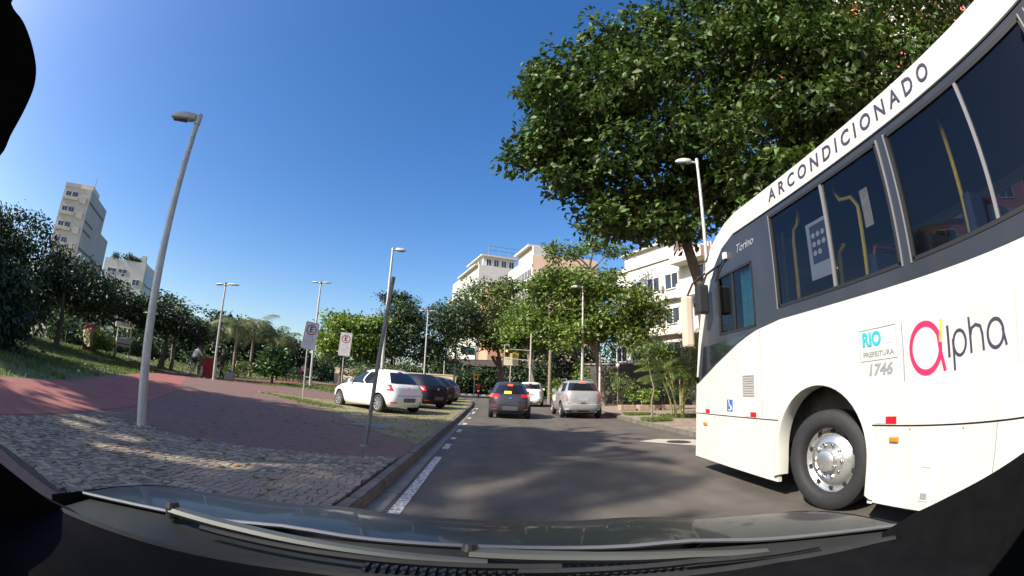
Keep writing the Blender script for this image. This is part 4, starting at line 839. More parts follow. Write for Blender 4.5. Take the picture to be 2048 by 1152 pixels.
# ------------------------------------------------------------------ cars
def smoothinterp(z, zs, vs):
    return float(np.interp(z, zs, vs))
M_carglass = mat('car glass', (.010, .012, .014), .06, spec=.8, coat=.4)
M_dkgap = mat('panel gap', (.01, .01, .01), .8)
class CarShape:
    """plan outlines stacked by height: rear(z), front(z), half width w(z); y=0 rear, y=L front"""
    def __init__(s, S): s.S = S; s.p0 = S.get('p', 5.0); s.zt = S['levels'][-1]; s.zb = S['belt']
    def pz(s, z): return s.p0-(s.p0-3.3)*max(0.0, min(1.0, (z-s.zb+.05)/(s.zt-s.zb-.05)))
    def rf(s, z): return smoothinterp(z, *s.S['rear']), smoothinterp(z, *s.S['front']), smoothinterp(z, *s.S['w'])
    def at(s, th, z):
        r, f, w = s.rf(z); yc = (r+f)/2; L = (f-r)/2; e = 2/s.pz(z)
        sx, cx = math.sin(th), math.cos(th)
        x = w*math.copysign(abs(sx)**e, sx); y = yc-L*math.copysign(abs(cx)**e, cx); return Vector((x, y, z))
    def th_x(s, xf, z=.6): return math.copysign(math.asin(min(1, abs(xf))**(s.pz(z)/2)), xf)
    def th_y(s, y, z, side=1):
        r, f, w = s.rf(z); yc = (r+f)/2; L = (f-r)/2; c = max(-1, min(1, (yc-y)/L)); return side*math.acos(math.copysign(abs(c)**(s.pz(z)/2), c))
    def nrm(s, th, z):
        e = 1e-3; a = s.at(th+e, z)-s.at(th-e, z); b = s.at(th, z+.004)-s.at(th, z-.004); n = a.cross(b)
        n = n.normalized() if n.length > 1e-9 else Vector((0, -1, 0))
        p = s.at(th, z); r, f, w = s.rf(z)
        if n.dot(Vector((p.x, p.y-(r+f)/2, .3))) < 0: n = -n
        return n
    def patch(s, corners, off=.006, nu=8, nv=5, depth=.02):
        """corners: 4 (theta,z) a,b,c,d going round"""
        mb = MB(); P = []
        for j in range(nv+1):
            for i in range(nu+1):
                u, v = i/nu, j/nv
                th = (corners[0][0]*(1-u)+corners[1][0]*u)*(1-v)+(corners[3][0]*(1-u)+corners[2][0]*u)*v
                z = (corners[0][1]*(1-u)+corners[1][1]*u)*(1-v)+(corners[3][1]*(1-u)+corners[2][1]*u)*v
                p = s.at(th, z); n = s.nrm(th, z); P.append((p+n*off, p-n*depth))
        W_ = nu+1; vs = [a for a, b in P]; fs = [(j*W_+i, j*W_+i+1, (j+1)*W_+i+1, (j+1)*W_+i) for j in range(nv) for i in range(nu)]
        ring = [i for i in range(nu+1)]+[(j)*W_+nu for j in range(1, nv+1)]+[nv*W_+i for i in range(nu-1, -1, -1)]+[j*W_ for j in range(nv-1, 0, -1)]
        n0 = len(vs); vs += [P[i][1] for i in ring]; k = len(ring)
        fs += [(ring[i], ring[(i+1) % k], n0+(i+1) % k, n0+i) for i in range(k)]
        mb.add(vs, fs); return mb
    def rear(s, x0, x1, z0, z1, xt0=None, xt1=None, **k):
        """patch on the rear by lateral fractions (bottom x0,x1, top xt0,xt1)"""
        xt0 = x0 if xt0 is None else xt0; xt1 = x1 if xt1 is None else xt1
        return s.patch([(s.th_x(x0, z0), z0), (s.th_x(x1, z0), z0), (s.th_x(xt1, z1), z1), (s.th_x(xt0, z1), z1)], **k)
    def flank(s, pts, side=1, **k):
        """patch on a flank by four (y,z)"""
        return s.patch([(s.th_y(y, z, side), z) for y, z in pts], **k)
def make_wheel(R_, wd, style, parent, loc, flip):
    h = bpy.data.objects.new('wheel', None); place(h, parent, loc, math.pi if flip else 0); h.empty_display_size = .1
    key = (R_, wd, style)
    if key not in WHEELC:
        r = R_*.66; mb = MB(); mb.lathe([(r, -wd*.42), (r*1.06, -wd*.5), (R_*.86, -wd*.5), (R_*.97, -wd*.38), (R_, -wd*.2), (R_, wd*.2), (R_*.97, wd*.38), (R_*.86, wd*.5), (r, wd*.42)], 28, 'x', close=True); ty = mb.mesh('tyre', M_black, True)
        mb = MB(); mb.lathe([(r*1.03, -wd*.46), (r*.97, -wd*.40), (r*.93, -wd*.28), (r*.90, wd*.2), (0, wd*.2)], 28, 'x'); ba = mb.mesh('rim_barrel', M_plastic if style == 'dark' else mat('rim shade', (.12, .12, .12), .5, metal=.5), True)
        mb = MB(); n = 9 if style != 'five' else 5
        for i in range(n):
            a = 2*math.pi*i/n; hw = .5*math.pi/n*(1.0 if style != 'five' else .62); ri = r*.2; ro = r*.97
            pts = [(-wd*.40, ri*math.cos(a-hw*1.3), ri*math.sin(a-hw*1.3)), (-wd*.40, ri*math.cos(a+hw*1.3), ri*math.sin(a+hw*1.3)), (-wd*.44, ro*math.cos(a+hw), ro*math.sin(a+hw)), (-wd*.44, ro*math.cos(a-hw), ro*math.sin(a-hw))]
            mb.add(pts+[(p[0]+.02, p[1], p[2]) for p in pts], [(0, 1, 2, 3), (4, 7, 6, 5), (0, 3, 7, 4), (1, 5, 6, 2), (2, 6, 7, 3), (0, 4, 5, 1)])
        mb.lathe([(0, -wd*.46), (r*.26, -wd*.45), (r*.28, -wd*.38)], 16, 'x'); mb.lathe([(r*1.02, -wd*.47), (r*.95, -wd*.45), (r*.93, -wd*.38)], 28, 'x'); ri_ = mb.mesh('rim', M_rim, True)
        WHEELC[key] = (ty, ba, ri_)
    for me, nm in zip(WHEELC[key], ('tyre', 'rim_barrel', 'rim')):
        o = bpy.data.objects.new(nm, me); place(o, h)
    return h
WHEELC = {}
def car(name, label, loc, heading, S, paint, group=None, lit=False):
    """heading: direction the nose points to, radians from +y (counterclockwise)"""
    t = thing(name, label, 'car', loc, heading, group); cs = CarShape(S); L = S['L']; N = 56
    zs = S['levels']; mb = MB(); vs = []
    y0 = L/2                                   # origin at the middle of the car
    for z in zs:
        for i in range(N): vs.append(cs.at(-math.pi+2*math.pi*(i+.5)/N, z))
    fs = [(j*N+i, j*N+(i+1) % N, (j+1)*N+(i+1) % N, (j+1)*N+i) for j in range(len(zs)-1) for i in range(N)]
    fs.append(tuple(range(N-1, -1, -1))); fs.append(tuple((len(zs)-1)*N+i for i in range(N)))
    mb.add(vs, fs); me = mb.mesh('body', paint, True)
    body = bpy.data.objects.new('body', me); place(body, t, (0, -y0, 0))
    # wheel wells cut out
    cut = MB()
    for wy in S['wheels']:
        for sgn in (-1, 1):
            w = S['W']/2; cut.lathe([(0, sgn*(w+.2)), (S['R']*1.17, sgn*(w+.2)), (S['R']*1.17, sgn*(w-.27)), (0, sgn*(w-.27))], 28, 'x', (0, wy, S['R']+.01))
    co = cut.build('cutter', M_dkgap, None); co.location = body.location
    bo = body.modifiers.new('b', 'BOOLEAN'); bo.object = co; bo.operation = 'DIFFERENCE'; bo.solver = 'EXACT'
    co.parent = t; co.hide_render = True
    dg = bpy.context.evaluated_depsgraph_get(); nm = bpy.data.meshes.new_from_object(body.evaluated_get(dg)); body.modifiers.clear(); body.data = nm
    nm.materials.clear(); nm.materials.append(paint); nm.materials.append(M_dkgap)
    rr = S['R']*1.17
    for p in nm.polygons:
        c = p.center
        for wy in S['wheels']:
            if math.hypot(c.y-wy, c.z-S['R']-.01) < rr*1.01 and abs(c.x) < S['W']/2-.03 and p.normal.z*0+math.hypot(c.y-wy, c.z-S['R']-.01) < rr*1.005: p.material_index = 1
    bpy.data.objects.remove(co)
    def part(nm, mbx, m, par=body, smooth=True): return mbx.build(nm, m, par, smooth=smooth)
    for wy in S['wheels']:
        for sgn in (-1, 1): make_wheel(S['R'], .2, S.get('rim', 'nine'), t, (sgn*(S['W']/2-.105), wy-y0, S['R']), sgn > 0)
    g = S['glass']
    rw = part('rear_window', cs.rear(*g['rear'], off=.007), M_carglass)
    for sgn in (-1, 1):
        for q in g['side']: part('side_window', cs.flank(q, sgn, off=.006, nu=6, nv=4), M_carglass)
        for y in S['seams']: part('door_seam', cs.flank([(y, S['sill']), (y+.012, S['sill']), (y+.012+S.get('rake', 0), S['belt']-.03), (y+S.get('rake', 0), S['belt']-.03)], sgn, off=.002, nu=1, nv=6, depth=.004), M_dkgap, smooth=False)
        for y in S['handles']: part('door_handle', cs.flank([(y, S['belt']-.13), (y+.17, S['belt']-.13), (y+.17, S['belt']-.10), (y, S['belt']-.10)], sgn, off=.03, nu=2, nv=1), S.get('handle_mat', paint))
        m3 = cs.at(cs.th_y(S['mirror'], S['belt']+.02, sgn), S['belt']+.06); xa, xb = sorted((m3.x+sgn*.01, m3.x+sgn*.20))
        mbx = MB(); mbx.bevbox((xa, m3.y-.06, m3.z-.06), (xb, m3.y+.06, m3.z+.08), .03)
        part('wing_mirror', mbx, S.get('mirror_mat', paint))
        for q in S['tail']:
            th0 = sgn*cs.th_x(q['x0'], q['z0']); th0t = sgn*cs.th_x(q.get('x0t', q['x0']), q['z1']); thb = cs.th_y(q['y'], q['z0'], sgn); tht = cs.th_y(q.get('yt', q['y']), q['z1'], sgn)
            o = part('tail_light', cs.patch([(th0, q['z0']), (thb, q['z0']), (tht, q['z1']), (th0t, q['z1'])], off=.014, nu=10, nv=5), q.get('m', M_redlamp))
            if q.get('inner'):
                x0, x1, z0, z1, m_in = q['inner']; part('lamp_lens', cs.patch([(sgn*cs.th_x(x0, z0), z0), (sgn*cs.th_x(x1, z0), z0), (sgn*cs.th_x(x1, z1), z1), (sgn*cs.th_x(x0, z1), z1)], off=.019, nu=4, nv=3), m_in, o)
        part('headlight', cs.patch([(math.pi*sgn-sgn*cs.th_x(.62), S['hl'][0]), (cs.th_y(L-.28, S['hl'][0], sgn), S['hl'][0]), (cs.th_y(L-.42, S['hl'][1], sgn), S['hl'][1]), (math.pi*sgn-sgn*cs.th_x(.70), S['hl'][1])], off=.01, nu=6, nv=3), M_clearlamp)
        for q in S.get('fog', []): part('rear_reflector', cs.rear(sgn*q[0], sgn*q[1], q[2], q[3], off=.008, nu=3, nv=2), q[4] if len(q) > 4 else M_redlamp)
    part('windshield', cs.patch([(math.pi-cs.th_x(.93, g['front'][0]), g['front'][0]), (math.pi+cs.th_x(.93, g['front'][0]), g['front'][0]), (math.pi+cs.th_x(.88, g['front'][1]), g['front'][1]), (math.pi-cs.th_x(.88, g['front'][1]), g['front'][1])], off=.006, nu=10, nv=6), M_carglass)
    for (x0, x1, z0, z1, nm_, m_) in S['marks']: part(nm_, cs.rear(x0, x1, z0, z1, off=.010, nu=4, nv=2), m_)
    if S.get('brake'): part('high_brake_light', cs.rear(-.16, .16, *S['brake'], off=.016, nu=4, nv=2), M_redlit if lit else M_redlamp)
    if S.get('rails'):
        for sgn in (-1, 1):
            a, b, xx, zz = S['rails']; mbx = MB(); mbx.tube([(sgn*xx, a, zz-.03), (sgn*xx, a+.1, zz+.03), (sgn*xx, (a+b)/2, zz+.045), (sgn*xx, b-.1, zz+.02), (sgn*xx, b, zz-.04)], .016, 6); part('roof_rail', mbx, S.get('rail_mat', M_plastic))
    wp = S.get('wiper')
    if wp:
        mbx = MB(); r_ = cs.at(0, wp[0]); e_ = cs.at(cs.th_x(.42), wp[1]); mbx.tube([r_+Vector((.02, -.015, 0)), e_+Vector((0, -.02, 0))], .008, 5); part('rear_wiper', mbx, M_plastic)
    if S.get('exhaust'):
        mbx = MB(); x, z = S['exhaust']; mbx.cyl((x, .04, z), (x, .25, z), .035, 10); part('exhaust', mbx, M_chrome)
    mbx = MB(); mbx.box((-.5, .4, .20), (.5, L-.5, .30)); part('underbody', mbx, M_dkgap, smooth=False)
    return t
def hatch(**kw):
    S = dict(L=4.06, W=1.73, R=.315, wheels=(.72, 3.31), p=5.2,
        rear=([.22, .32, .45, .60, .75, .88, .96, 1.02, 1.15, 1.30, 1.42, 1.48, 1.51, 1.53], [.14, .05, .0, .0, .03, .07, .12, .18, .32, .48, .64, .80, 1.0, 1.35]),
        front=([.22, .35, .50, .65, .76, .84, .90, .95, 1.00, 1.15, 1.30, 1.42, 1.48, 1.51, 1.53], [3.96, 4.04, 4.06, 4.0, 3.86, 3.66, 3.42, 3.14, 2.98, 2.70, 2.42, 2.16, 1.98, 1.85, 1.68]),
        w=([.22, .30, .45, .70, .86, .95, 1.02, 1.15, 1.30, 1.42, 1.48, 1.51, 1.53], [.76, .82, .855, .865, .85, .815, .79, .735, .665, .59, .50, .38, .18]),
        levels=[.22, .26, .32, .40, .50, .60, .68, .76, .82, .86, .88, .90, .92, .95, .98, 1.02, 1.08, 1.15, 1.22, 1.30, 1.36, 1.42, 1.46, 1.48, 1.50, 1.51, 1.52, 1.53],
        glass=dict(rear=(-.80, .80, 1.02, 1.40, -.70, .70), front=(.99, 1.42), side=[[(1.62, .97), (2.72, .97), (2.22, 1.38), (1.64, 1.40)], [(.95, 1.0), (1.54, .97), (1.56, 1.40), (1.14, 1.38)]]),
        seams=(1.58, 2.80), handles=(1.70, .95), sill=.32, belt=.95, mirror=2.58, hl=(.60, .76),
        tail=[dict(x0=.74, x0t=.80, y=.30, yt=.46, z0=.78, z1=.98, inner=(.84, .92, .83, .89, M_clearlamp))],
        marks=[(-.30, .30, .40, .54, 'number_plate', M_plate), (-.05, .05, .84, .90, 'badge', M_chrome), (-.62, .62, .615, .625, 'boot_seam', M_dkgap)], brake=(1.415, 1.445), fog=[(.60, .82, .36, .40)], wiper=(1.06, 1.03), rails=(.95, 2.1, .52, 1.50))
    S.update(kw); return S
P_white = mat('white car paint', (.80, .79, .75), .3, coat=.5)
P_grey = mat('graphite car paint', (.06, .058, .068), .32, metal=.45, coat=.7)
P_silver = mat('silver car paint', (.36, .355, .345), .34, metal=.35, coat=.6)
P_dark = mat('dark blue car paint', (.012, .014, .020), .55, spec=.2)
P_brown = mat('dark brown car paint', (.050, .042, .036), .55, spec=.2)
P_sgrey = mat('mid grey car paint', (.17, .175, .18), .4, metal=.3, coat=.2)
P_black = mat('black car paint', (.012, .012, .013), .55, spec=.2)
HD = math.atan2(2.05, 1.72)
car('parked_car', 'white hatchback parked askew on the verge, its rear towards the road', (-4.45, 16.75, TZ(-4.5)-.02), HD, hatch(), P_white, 'cars parked on the verge')
sed = lambda **k: hatch(brake=None, rails=None, **k)
car('parked_car', 'dark blue car parked directly behind the white hatchback', (-3.95, 21.0, TZ(-4.)-.02), HD, sed(), P_dark, 'cars parked on the verge')
car('parked_car', 'brown car parked between the dark blue car and a grey one', (-4.0, 25.4, TZ(-4.5)-.02), HD, sed(), P_brown, 'cars parked on the verge')
car('parked_car', 'grey car third behind the white hatchback', (-4.1, 30.2, TZ(-4.6)-.02), HD, sed(), P_sgrey, 'cars parked on the verge')
car('parked_car', 'small black car farthest along the parked row', (-4.5, 35.4, TZ(-4.8)-.02), HD, sed(), P_black, 'cars parked on the verge')
# grey hatchback in the lane ahead
Sg = hatch(L=3.94, W=1.70, R=.32, wheels=(.66, 3.16), brake=(1.30, 1.36), rails=None,
    rear=([.22, .32, .45, .60, .75, .84, .92, .98, 1.10, 1.25, 1.36, 1.43, 1.46, 1.48], [.12, .04, .0, .0, .01, .03, .08, .14, .24, .37, .46, .58, .80, 1.25]),
    front=([.22, .35, .50, .65, .76, .84, .90, .95, 1.00, 1.15, 1.30, 1.38, 1.43, 1.46, 1.48], [3.84, 3.92, 3.94, 3.90, 3.80, 3.62, 3.30, 2.96, 2.84, 2.56, 2.28, 2.10, 1.95, 1.80, 1.60]),
    w=([.22, .30, .45, .70, .86, .95, 1.02, 1.15, 1.30, 1.38, 1.43, 1.46, 1.48], [.76, .82, .845, .85, .83, .79, .765, .70, .63, .58, .52, .44, .28]),
    levels=[.22, .26, .32, .40, .50, .60, .68, .76, .82, .86, .88, .90, .92, .95, .98, 1.02, 1.08, 1.15, 1.22, 1.30, 1.34, 1.38, 1.41, 1.43, 1.45, 1.46, 1.47, 1.48],
    glass=dict(rear=(-.80, .80, .98, 1.33, -.72, .72), front=(.99, 1.38), side=[[(1.62, .97), (2.60, .97), (2.16, 1.33), (1.64, 1.35)], [(.80, .99), (1.54, .97), (1.56, 1.35), (.98, 1.33)]]),
    tail=[dict(x0=.50, x0t=.55, y=.30, yt=.42, z0=.84, z1=.97, m=M_redlamp, inner=(.84, .965, .85, .955, M_redlit))],
    fog=[(.60, .86, .50, .535), (.62, .86, .37, .40, M_chrome)], marks=[(-.36, .36, .34, .50, 'number_plate', M_plate), (-.06, .06, .80, .855, 'badge', M_chrome), (-.70, .70, .66, .672, 'boot_seam', M_dkgap), (-.60, .60, .24, .33, 'bumper_insert', M_plastic), (-.32, .06, .985, 1.09, 'yellow_parcel', mat('yellow cloth', (.72, .62, .03), .6))], wiper=None)
car('moving_car', 'graphite grey hatchback ahead with lit brake lights and yellow item in its rear window', (.66, 19.5, 0), 0, Sg, P_grey, None, True)
# silver off-roader
Ss = hatch(L=4.33, W=1.795, R=.35, wheels=(.80, 3.43), p=5.6, rails=(1.0, 2.7, .58, 1.66), rail_mat=P_silver,
    rear=([.26, .36, .48, .60, .64, .90, 1.04, 1.10, 1.25, 1.42, 1.54, 1.60, 1.63, 1.66], [.16, .05, .0, .0, .06, .06, .08, .11, .20, .32, .40, .50, .70, 1.2]),
    front=([.26, .40, .55, .75, .88, .96, 1.02, 1.08, 1.14, 1.28, 1.42, 1.54, 1.60, 1.63, 1.66], [4.22, 4.31, 4.33, 4.29, 4.20, 4.02, 3.70, 3.24, 3.10, 2.84, 2.58, 2.34, 2.15, 1.98, 1.75]),
    w=([.26, .34, .50, .76, .95, 1.06, 1.12, 1.28, 1.42, 1.54, 1.60, 1.63, 1.66], [.80, .86, .89, .8975, .885, .86, .84, .785, .725, .67, .60, .50, .30]),
    levels=[.26, .30, .36, .44, .54, .60, .62, .64, .72, .82, .90, .96, 1.00, 1.04, 1.08, 1.12, 1.18, 1.25, 1.34, 1.42, 1.48, 1.54, 1.58, 1.60, 1.62, 1.64, 1.65, 1.66],
    glass=dict(rear=(-.80, .80, 1.18, 1.56, -.80, .80), front=(1.13, 1.54), side=[[(1.75, 1.12), (2.95, 1.12), (2.50, 1.50), (1.77, 1.52)], [(.98, 1.12), (1.67, 1.12), (1.69, 1.52), (1.04, 1.52)], [(.40, 1.16), (.90, 1.13), (.96, 1.51), (.62, 1.50)]]),
    seams=(.94, 1.71, 3.0), handles=(1.1, 1.9), sill=.36, belt=1.09, mirror=2.8, hl=(.72, .9),
    tail=[dict(x0=.74, x0t=.80, y=.16, yt=.24, z0=.76, z1=1.14)],
    fog=[(.70, .86, .385, .41, M_clearlamp)], marks=[(-.26, .26, .76, .90, 'number_plate', mat('pale number plate', (.33, .33, .33), .5, var=.1, scale=20)), (-.86, .86, .618, .632, 'bumper_gap', M_dkgap), (-.82, .82, .30, .36, 'bumper_insert', M_plastic), (-.12, .12, .66, .69, 'boot_handle', M_dkgap)], brake=(1.50, 1.55), exhaust=(.52, .30), wiper=None)
Ss['tail'][0]['m'] = M_redlamp
car('moving_car', 'silver off-roader with roof rails in the lane between grey hatchback and bus', (3.78, 20.7, 0), 0, Ss, P_silver, None, True)
Sw = dict(Ss); Sw.update(rear=([.26, .36, .48, .60, .64, .90, 1.04, 1.10, 1.25, 1.42, 1.54, 1.60, 1.63, 1.66], [.10, .04, .0, .0, .03, .04, .05, .07, .11, .16, .20, .28, .5, 1.1]), exhaust=None, tail=[dict(x0=.70, y=.10, z0=.86, z1=1.06)], handle_mat=P_white, rail_mat=M_plastic)
car('moving_car', 'boxy white off-roader half hidden by the grey hatchback', (2.62, 31.5, 0), R(-6), Sw, P_white)

# ------------------------------------------------------------------ the camera car: bonnet, cowl, wipers, dash
M_hood = mat('bonnet grey paint', (.010, .012, .014), .40, metal=.0, coat=.2, spec=.25)
M_cowl = mat('cowl plastic', (.028, .030, .027), .6, var=.15, scale=12, spec=.2)
M_dash = mat('dashboard black', (.006, .006, .007), .9, var=.2, scale=20, spec=.06)
ego = thing('camera_car', 'dark grey car bonnet with wipers and black dashboard in the foreground', 'car', (0, 0, 0))
def hoodz(x, y): return .957-.36*max(0, y-.78)**2-.022*(abs(x)/.85)**4 + .008*math.exp(-((abs(x)-.38)/.10)**2)
def hy0(x): return .83-.10*(abs(x)/.8)**2.2
mb = MB(); mb.grid(lambda u, v: (lambda x: (lambda y: (x, y, hoodz(x, y)))(hy0(x)+(1.95-.22*abs(x)**2-hy0(x))*v))(-.86+1.72*u), 40, 30); mb.build('bonnet', M_hood, ego, smooth=True)
mb = MB(); mb.tube([(x, hy0(x)-.004, hoodz(x, hy0(x))-.003) for x in np.linspace(-.86, .86, 30)], .0045, 6); mb.build('bonnet_edge_glint', mat('bonnet edge glint', (.16, .165, .17), .4, metal=.4), ego, smooth=True)  # lighter strip, the edge highlight put into its colour
for s in (-1, 1):
    mb = MB(); mb.grid(lambda u, v: (s*(.862+.05*math.sin(v*1.5)), .60+1.3*u, hoodz(.8, .6+1.3*u)-.004-.5*v), 14, 6); mb.build('fender', M_hood, ego, smooth=True)
mb = MB(); mb.grid(lambda u, v: (-.80+1.6*u, 1.95-.22*abs(-.8+1.6*u)**2+.02*math.sin(v*3), hoodz(-.8+1.6*u, 1.95)-.01-.45*v), 16, 5); mb.build('front_bumper', M_hood, ego, smooth=True)
for x in (-.72, .72):
    for y, f in ((1.15, 0), (-1.35, 0)): make_wheel(.31, .2, 'nine', ego, (x, y, .31), x > 0)
mb = MB(); mb.grid(lambda u, v: (-.84+1.68*u, hy0(-.84+1.68*u)-.006-.17*v, .947-.025*(abs(-.84+1.68*u)/.85)**4-.015*v), 30, 6); cw = mb.build('cowl', M_cowl, ego, smooth=True)
for k in range(34):
    x = -.2+k*.016; mb = MB(); mb.box((x, hy0(x)-.12, .92), (x+.006, hy0(x)-.06, .943)); mb.build('cowl_slot', M_plastic, cw)
def dashy(x): return float(np.interp(x, [-.9, -.79, -.6, -.41, -.29, 0, .3, .5, .7, .8], [.47, .53, .585, .635, .66, .69, .69, .68, .64, .60]))
mb = MB(); mb.grid(lambda u, v: (lambda x: (x, dashy(x)-.55*v, .945-.02*math.sin(v*2.2)-.25*max(0, v-.5)))(-.76+1.52*u), 30, 10); mb.build('dashboard', M_dash, ego, smooth=True)
mb = MB(); mb.tube([(x, dashy(x)+.002, .943) for x in np.linspace(-.76, .76, 30)], .008, 6); mb.build('windshield_seal', M_black, ego, smooth=True)
for s in (-1, 1):
    top_ = [(.66, .95), (.58, 1.00), (.50, 1.035), (.40, 1.075), (.31, 1.112), (.2, 1.14), (-1.6, 1.14)] if s > 0 else [(.60, .93), (.515, .964), (.44, 1.005), (.385, 1.033), (.3, 1.06), (.2, 1.08), (-1.6, 1.08)]
    mb = MB(); mb.prism(top_+[(-1.6, .45), (.6, .45)], 'x', s*.75, s*.79); mb.build('door', M_dash, ego)
    mb = MB(); mb.prism([(.05, 1.13), (-1.6, 1.13), (-1.5, 1.44), (-.15, 1.46)], 'x', s*.73, s*.745); mb.build('side_window', M_carglass, ego)  # unseen; opaque black so that no sun reaches the dash
mb = MB(); mb.bevbox((-.62, -1.7, 1.45), (.62, -.07, 1.49), .012); mb.build('roof', M_hood, ego)  # out of view, built to shade the dashboard
mb = MB(); mb.box((-.74, -1.72, .5), (.74, -1.68, 1.46)); mb.build('rear_panel', M_dash, ego)  # unseen, closes the shell added to keep the dash dark
# interior mirror edge, top left
U = Vector((-.87, .22, .42)).normalized()
mp = [(-0.8558, 0.1610, 0.4916), (-0.8461, 0.2266, 0.4825), (-0.8398, 0.2799, 0.4651), (-0.8371, 0.3215, 0.4427), (-0.8383, 0.3443, 0.4226), (-0.8447, 0.3584, 0.3974), (-0.8592, 0.3639, 0.3598), (-0.8763, 0.3619, 0.3181), (-0.8913, 0.3582, 0.2780), (-.92, .30, .22), (-.96, .1, .17), (-.97, -.1, .22), (-.92, -.2, .38), (-.85, -.1, .52), (-.845, .06, .525)]
mp = [Vector(p).normalized()*.34 for p in mp]; m0 = mp; mp = []
for i in range(len(m0)):
    a_, b_, c2_, d_ = m0[i-1], m0[i], m0[(i+1) % len(m0)], m0[(i+2) % len(m0)]
    for f in (0, .25, .5, .75): mp.append(.5*((2*b_)+(c2_-a_)*f+(2*a_-5*b_+4*c2_-d_)*f*f+(3*b_-a_-3*c2_+d_)*f**3))
mb = MB(); n = len(mp); mb.add([p+Vector((0, 0, 1.25)) for p in mp]+[p*1.10+Vector((0, 0, 1.25)) for p in mp], [tuple(range(n)), tuple(range(2*n-1, n-1, -1))]+[(i, (i+1) % n, n+(i+1) % n, n+i) for i in range(n)]); mb.build('interior_mirror', M_dash, ego)
# wipers
M_wip = mat('wiper arm', (.085, .09, .08), .5, metal=.2)
def wiper(pivot, pts, tip, blade):
    mb = MB(); mb.tube(pts, [.017, .015, .012, .009][:len(pts)], 8, flat=.6); w = mb.build('wiper', M_wip, ego, smooth=True)
    mb = MB(); mb.lathe([(0, .012), (.012, .012), (.016, 0), (.016, -.02)], 14, 'z', pivot); mb.build('pivot', M_plastic, w)
    mb = MB(); mb.tube(blade, .0055, 6); mb.build('blade', M_black, w)
zc = .925
wiper((-.60, .745, .968), [(-.60, .745, .962), (-.42, .735, .966), (-.2, .735, .962), (.0, .745, .955)], None, [(-.50, .700, .962), (-.2, .705, .962), (.12, .725, .957)])
wiper((-.03, .775, .966), [(-.03, .772, .960), (.15, .755, .962), (.35, .742, .958), (.5, .725, .95)], None, [(.05, .712, .954), (.35, .715, .955), (.6, .695, .95)])

# ------------------------------------------------------------------ street lamps, posts, signs
def lamp(label, x, y, z0, z1, r, heads, group='grey street lamps', base=None, hs=1.0, lean=(0, 0), m=None, arm=.18, tilt=.06, thin=1.0):
    """heads: list of directions (radians, 0=+x) of cobra heads on short arms"""
    t = thing('street_lamp', label, 'street lamp', (x, y, z0), 0, group); m = m or M_galv; h = z1-z0
    mb = MB(); mb.tube([(lean[0]*f, lean[1]*f, h*f) for f in (0, .02, .5, 1)], [r*1.12, r*1.08, r*.85, r*.62], 14); po = mb.build('post', m, t, smooth=True)
    mb = MB(); mb.bevbox((-base[0], -base[0], -.02), (base[0], base[0], .012), .008) if base else mb.lathe([(r*2.2, 0), (r*2.2, .02), (r*1.2, .03)], 14, 'z'); mb.build('base_plate', m, t)
    if base:
        for a in range(4):
            mb = MB(); mb.cyl((math.cos(a*1.571+.785)*base[0]*1.05, math.sin(a*1.571+.785)*base[0]*1.05, .01), (math.cos(a*1.571+.785)*base[0]*1.05, math.sin(a*1.571+.785)*base[0]*1.05, .05), .014, 8); mb.build('anchor_bolt', M_dkgalv, t)
    for hd in heads:
        c, s = math.cos(hd), math.sin(hd); tx, ty = lean
        mb = MB(); mb.tube([(tx, ty, h-.10), (tx+c*arm, ty+s*arm, h-.08+tilt*.4)], r*.5, 10); mb.tube([(tx, ty, h-.18), (tx, ty, h+.02)], r*.78, 12); a_ = mb.build('bracket', m, t, smooth=True)
        # housing: lofted cobra head
        mb = MB(); L_ = .56*hs; Wd = .24*hs; sec = []
        for f, w, up, dn in ((0, .55, .07, .06), (.12, .95, .10, .075), (.45, 1.0, .12, .08), (.75, .86, .10, .07), (.93, .52, .055, .045), (1.0, .20, .02, .015)):
            ring = []
            for k in range(12):
                a = 2*math.pi*k/12; yy = math.copysign(abs(math.cos(a))**.7, math.cos(a))*Wd*.5*w; zz = math.sin(a); zz = (up if zz > 0 else dn)*hs*thin*math.copysign(abs(zz)**.8, zz)
                d_ = arm+L_*f; ring.append((tx+c*d_-s*yy, ty+s*d_+c*yy, h-.06+zz+tilt*d_))
            sec.append(ring)
        vs = [p for r_ in sec for p in r_]; fs = [(j*12+k, j*12+(k+1) % 12, (j+1)*12+(k+1) % 12, (j+1)*12+k) for j in range(5) for k in range(12)]+[tuple(range(12)), tuple(60+k for k in range(12))]
        mb.add(vs, fs); hd_ = mb.build('lamp_head', M_lamphead, t, smooth=True)
        mb = MB(); dz = -.085*hs*thin; mb.add([(tx+c*d_-s*w, ty+s*d_+c*w, h-.06+dz+tilt*d_) for d_, w in ((arm+L_*.3, -Wd*.36), (arm+L_*.86, -Wd*.22), (arm+L_*.86, Wd*.22), (arm+L_*.3, Wd*.36))]+[(tx+c*d_-s*w, ty+s*d_+c*w, h-.06+dz+.05*thin+tilt*d_) for d_, w in ((arm+L_*.3, -Wd*.36), (arm+L_*.86, -Wd*.22), (arm+L_*.86, Wd*.22), (arm+L_*.3, Wd*.36))], [(0, 1, 2, 3), (0, 4, 5, 1), (1, 5, 6, 2), (2, 6, 7, 3), (3, 7, 4, 0)]); mb.build('lens', M_lens, hd_)
    return t
lamp('tall grey lamp post standing on the shaded mosaic walk at the left', -5.22, 5.68, TZ(-5.22), 5.30, .072, [R(215)], base=(.17,), hs=.80, arm=.05, tilt=-.12)
lamp('double headed lamp post beside the cyclist', -14.7, 21.45, TZ(-14.7), 5.72, .07, [R(165), R(5)], hs=1.15, tilt=.0, thin=.38)
lamp('tall double headed lamp behind the first parking sign', -13.3, 31.3, TZ(-13.3), 8.22, .09, [R(170), R(10)], hs=1.15, tilt=.05, thin=.38)
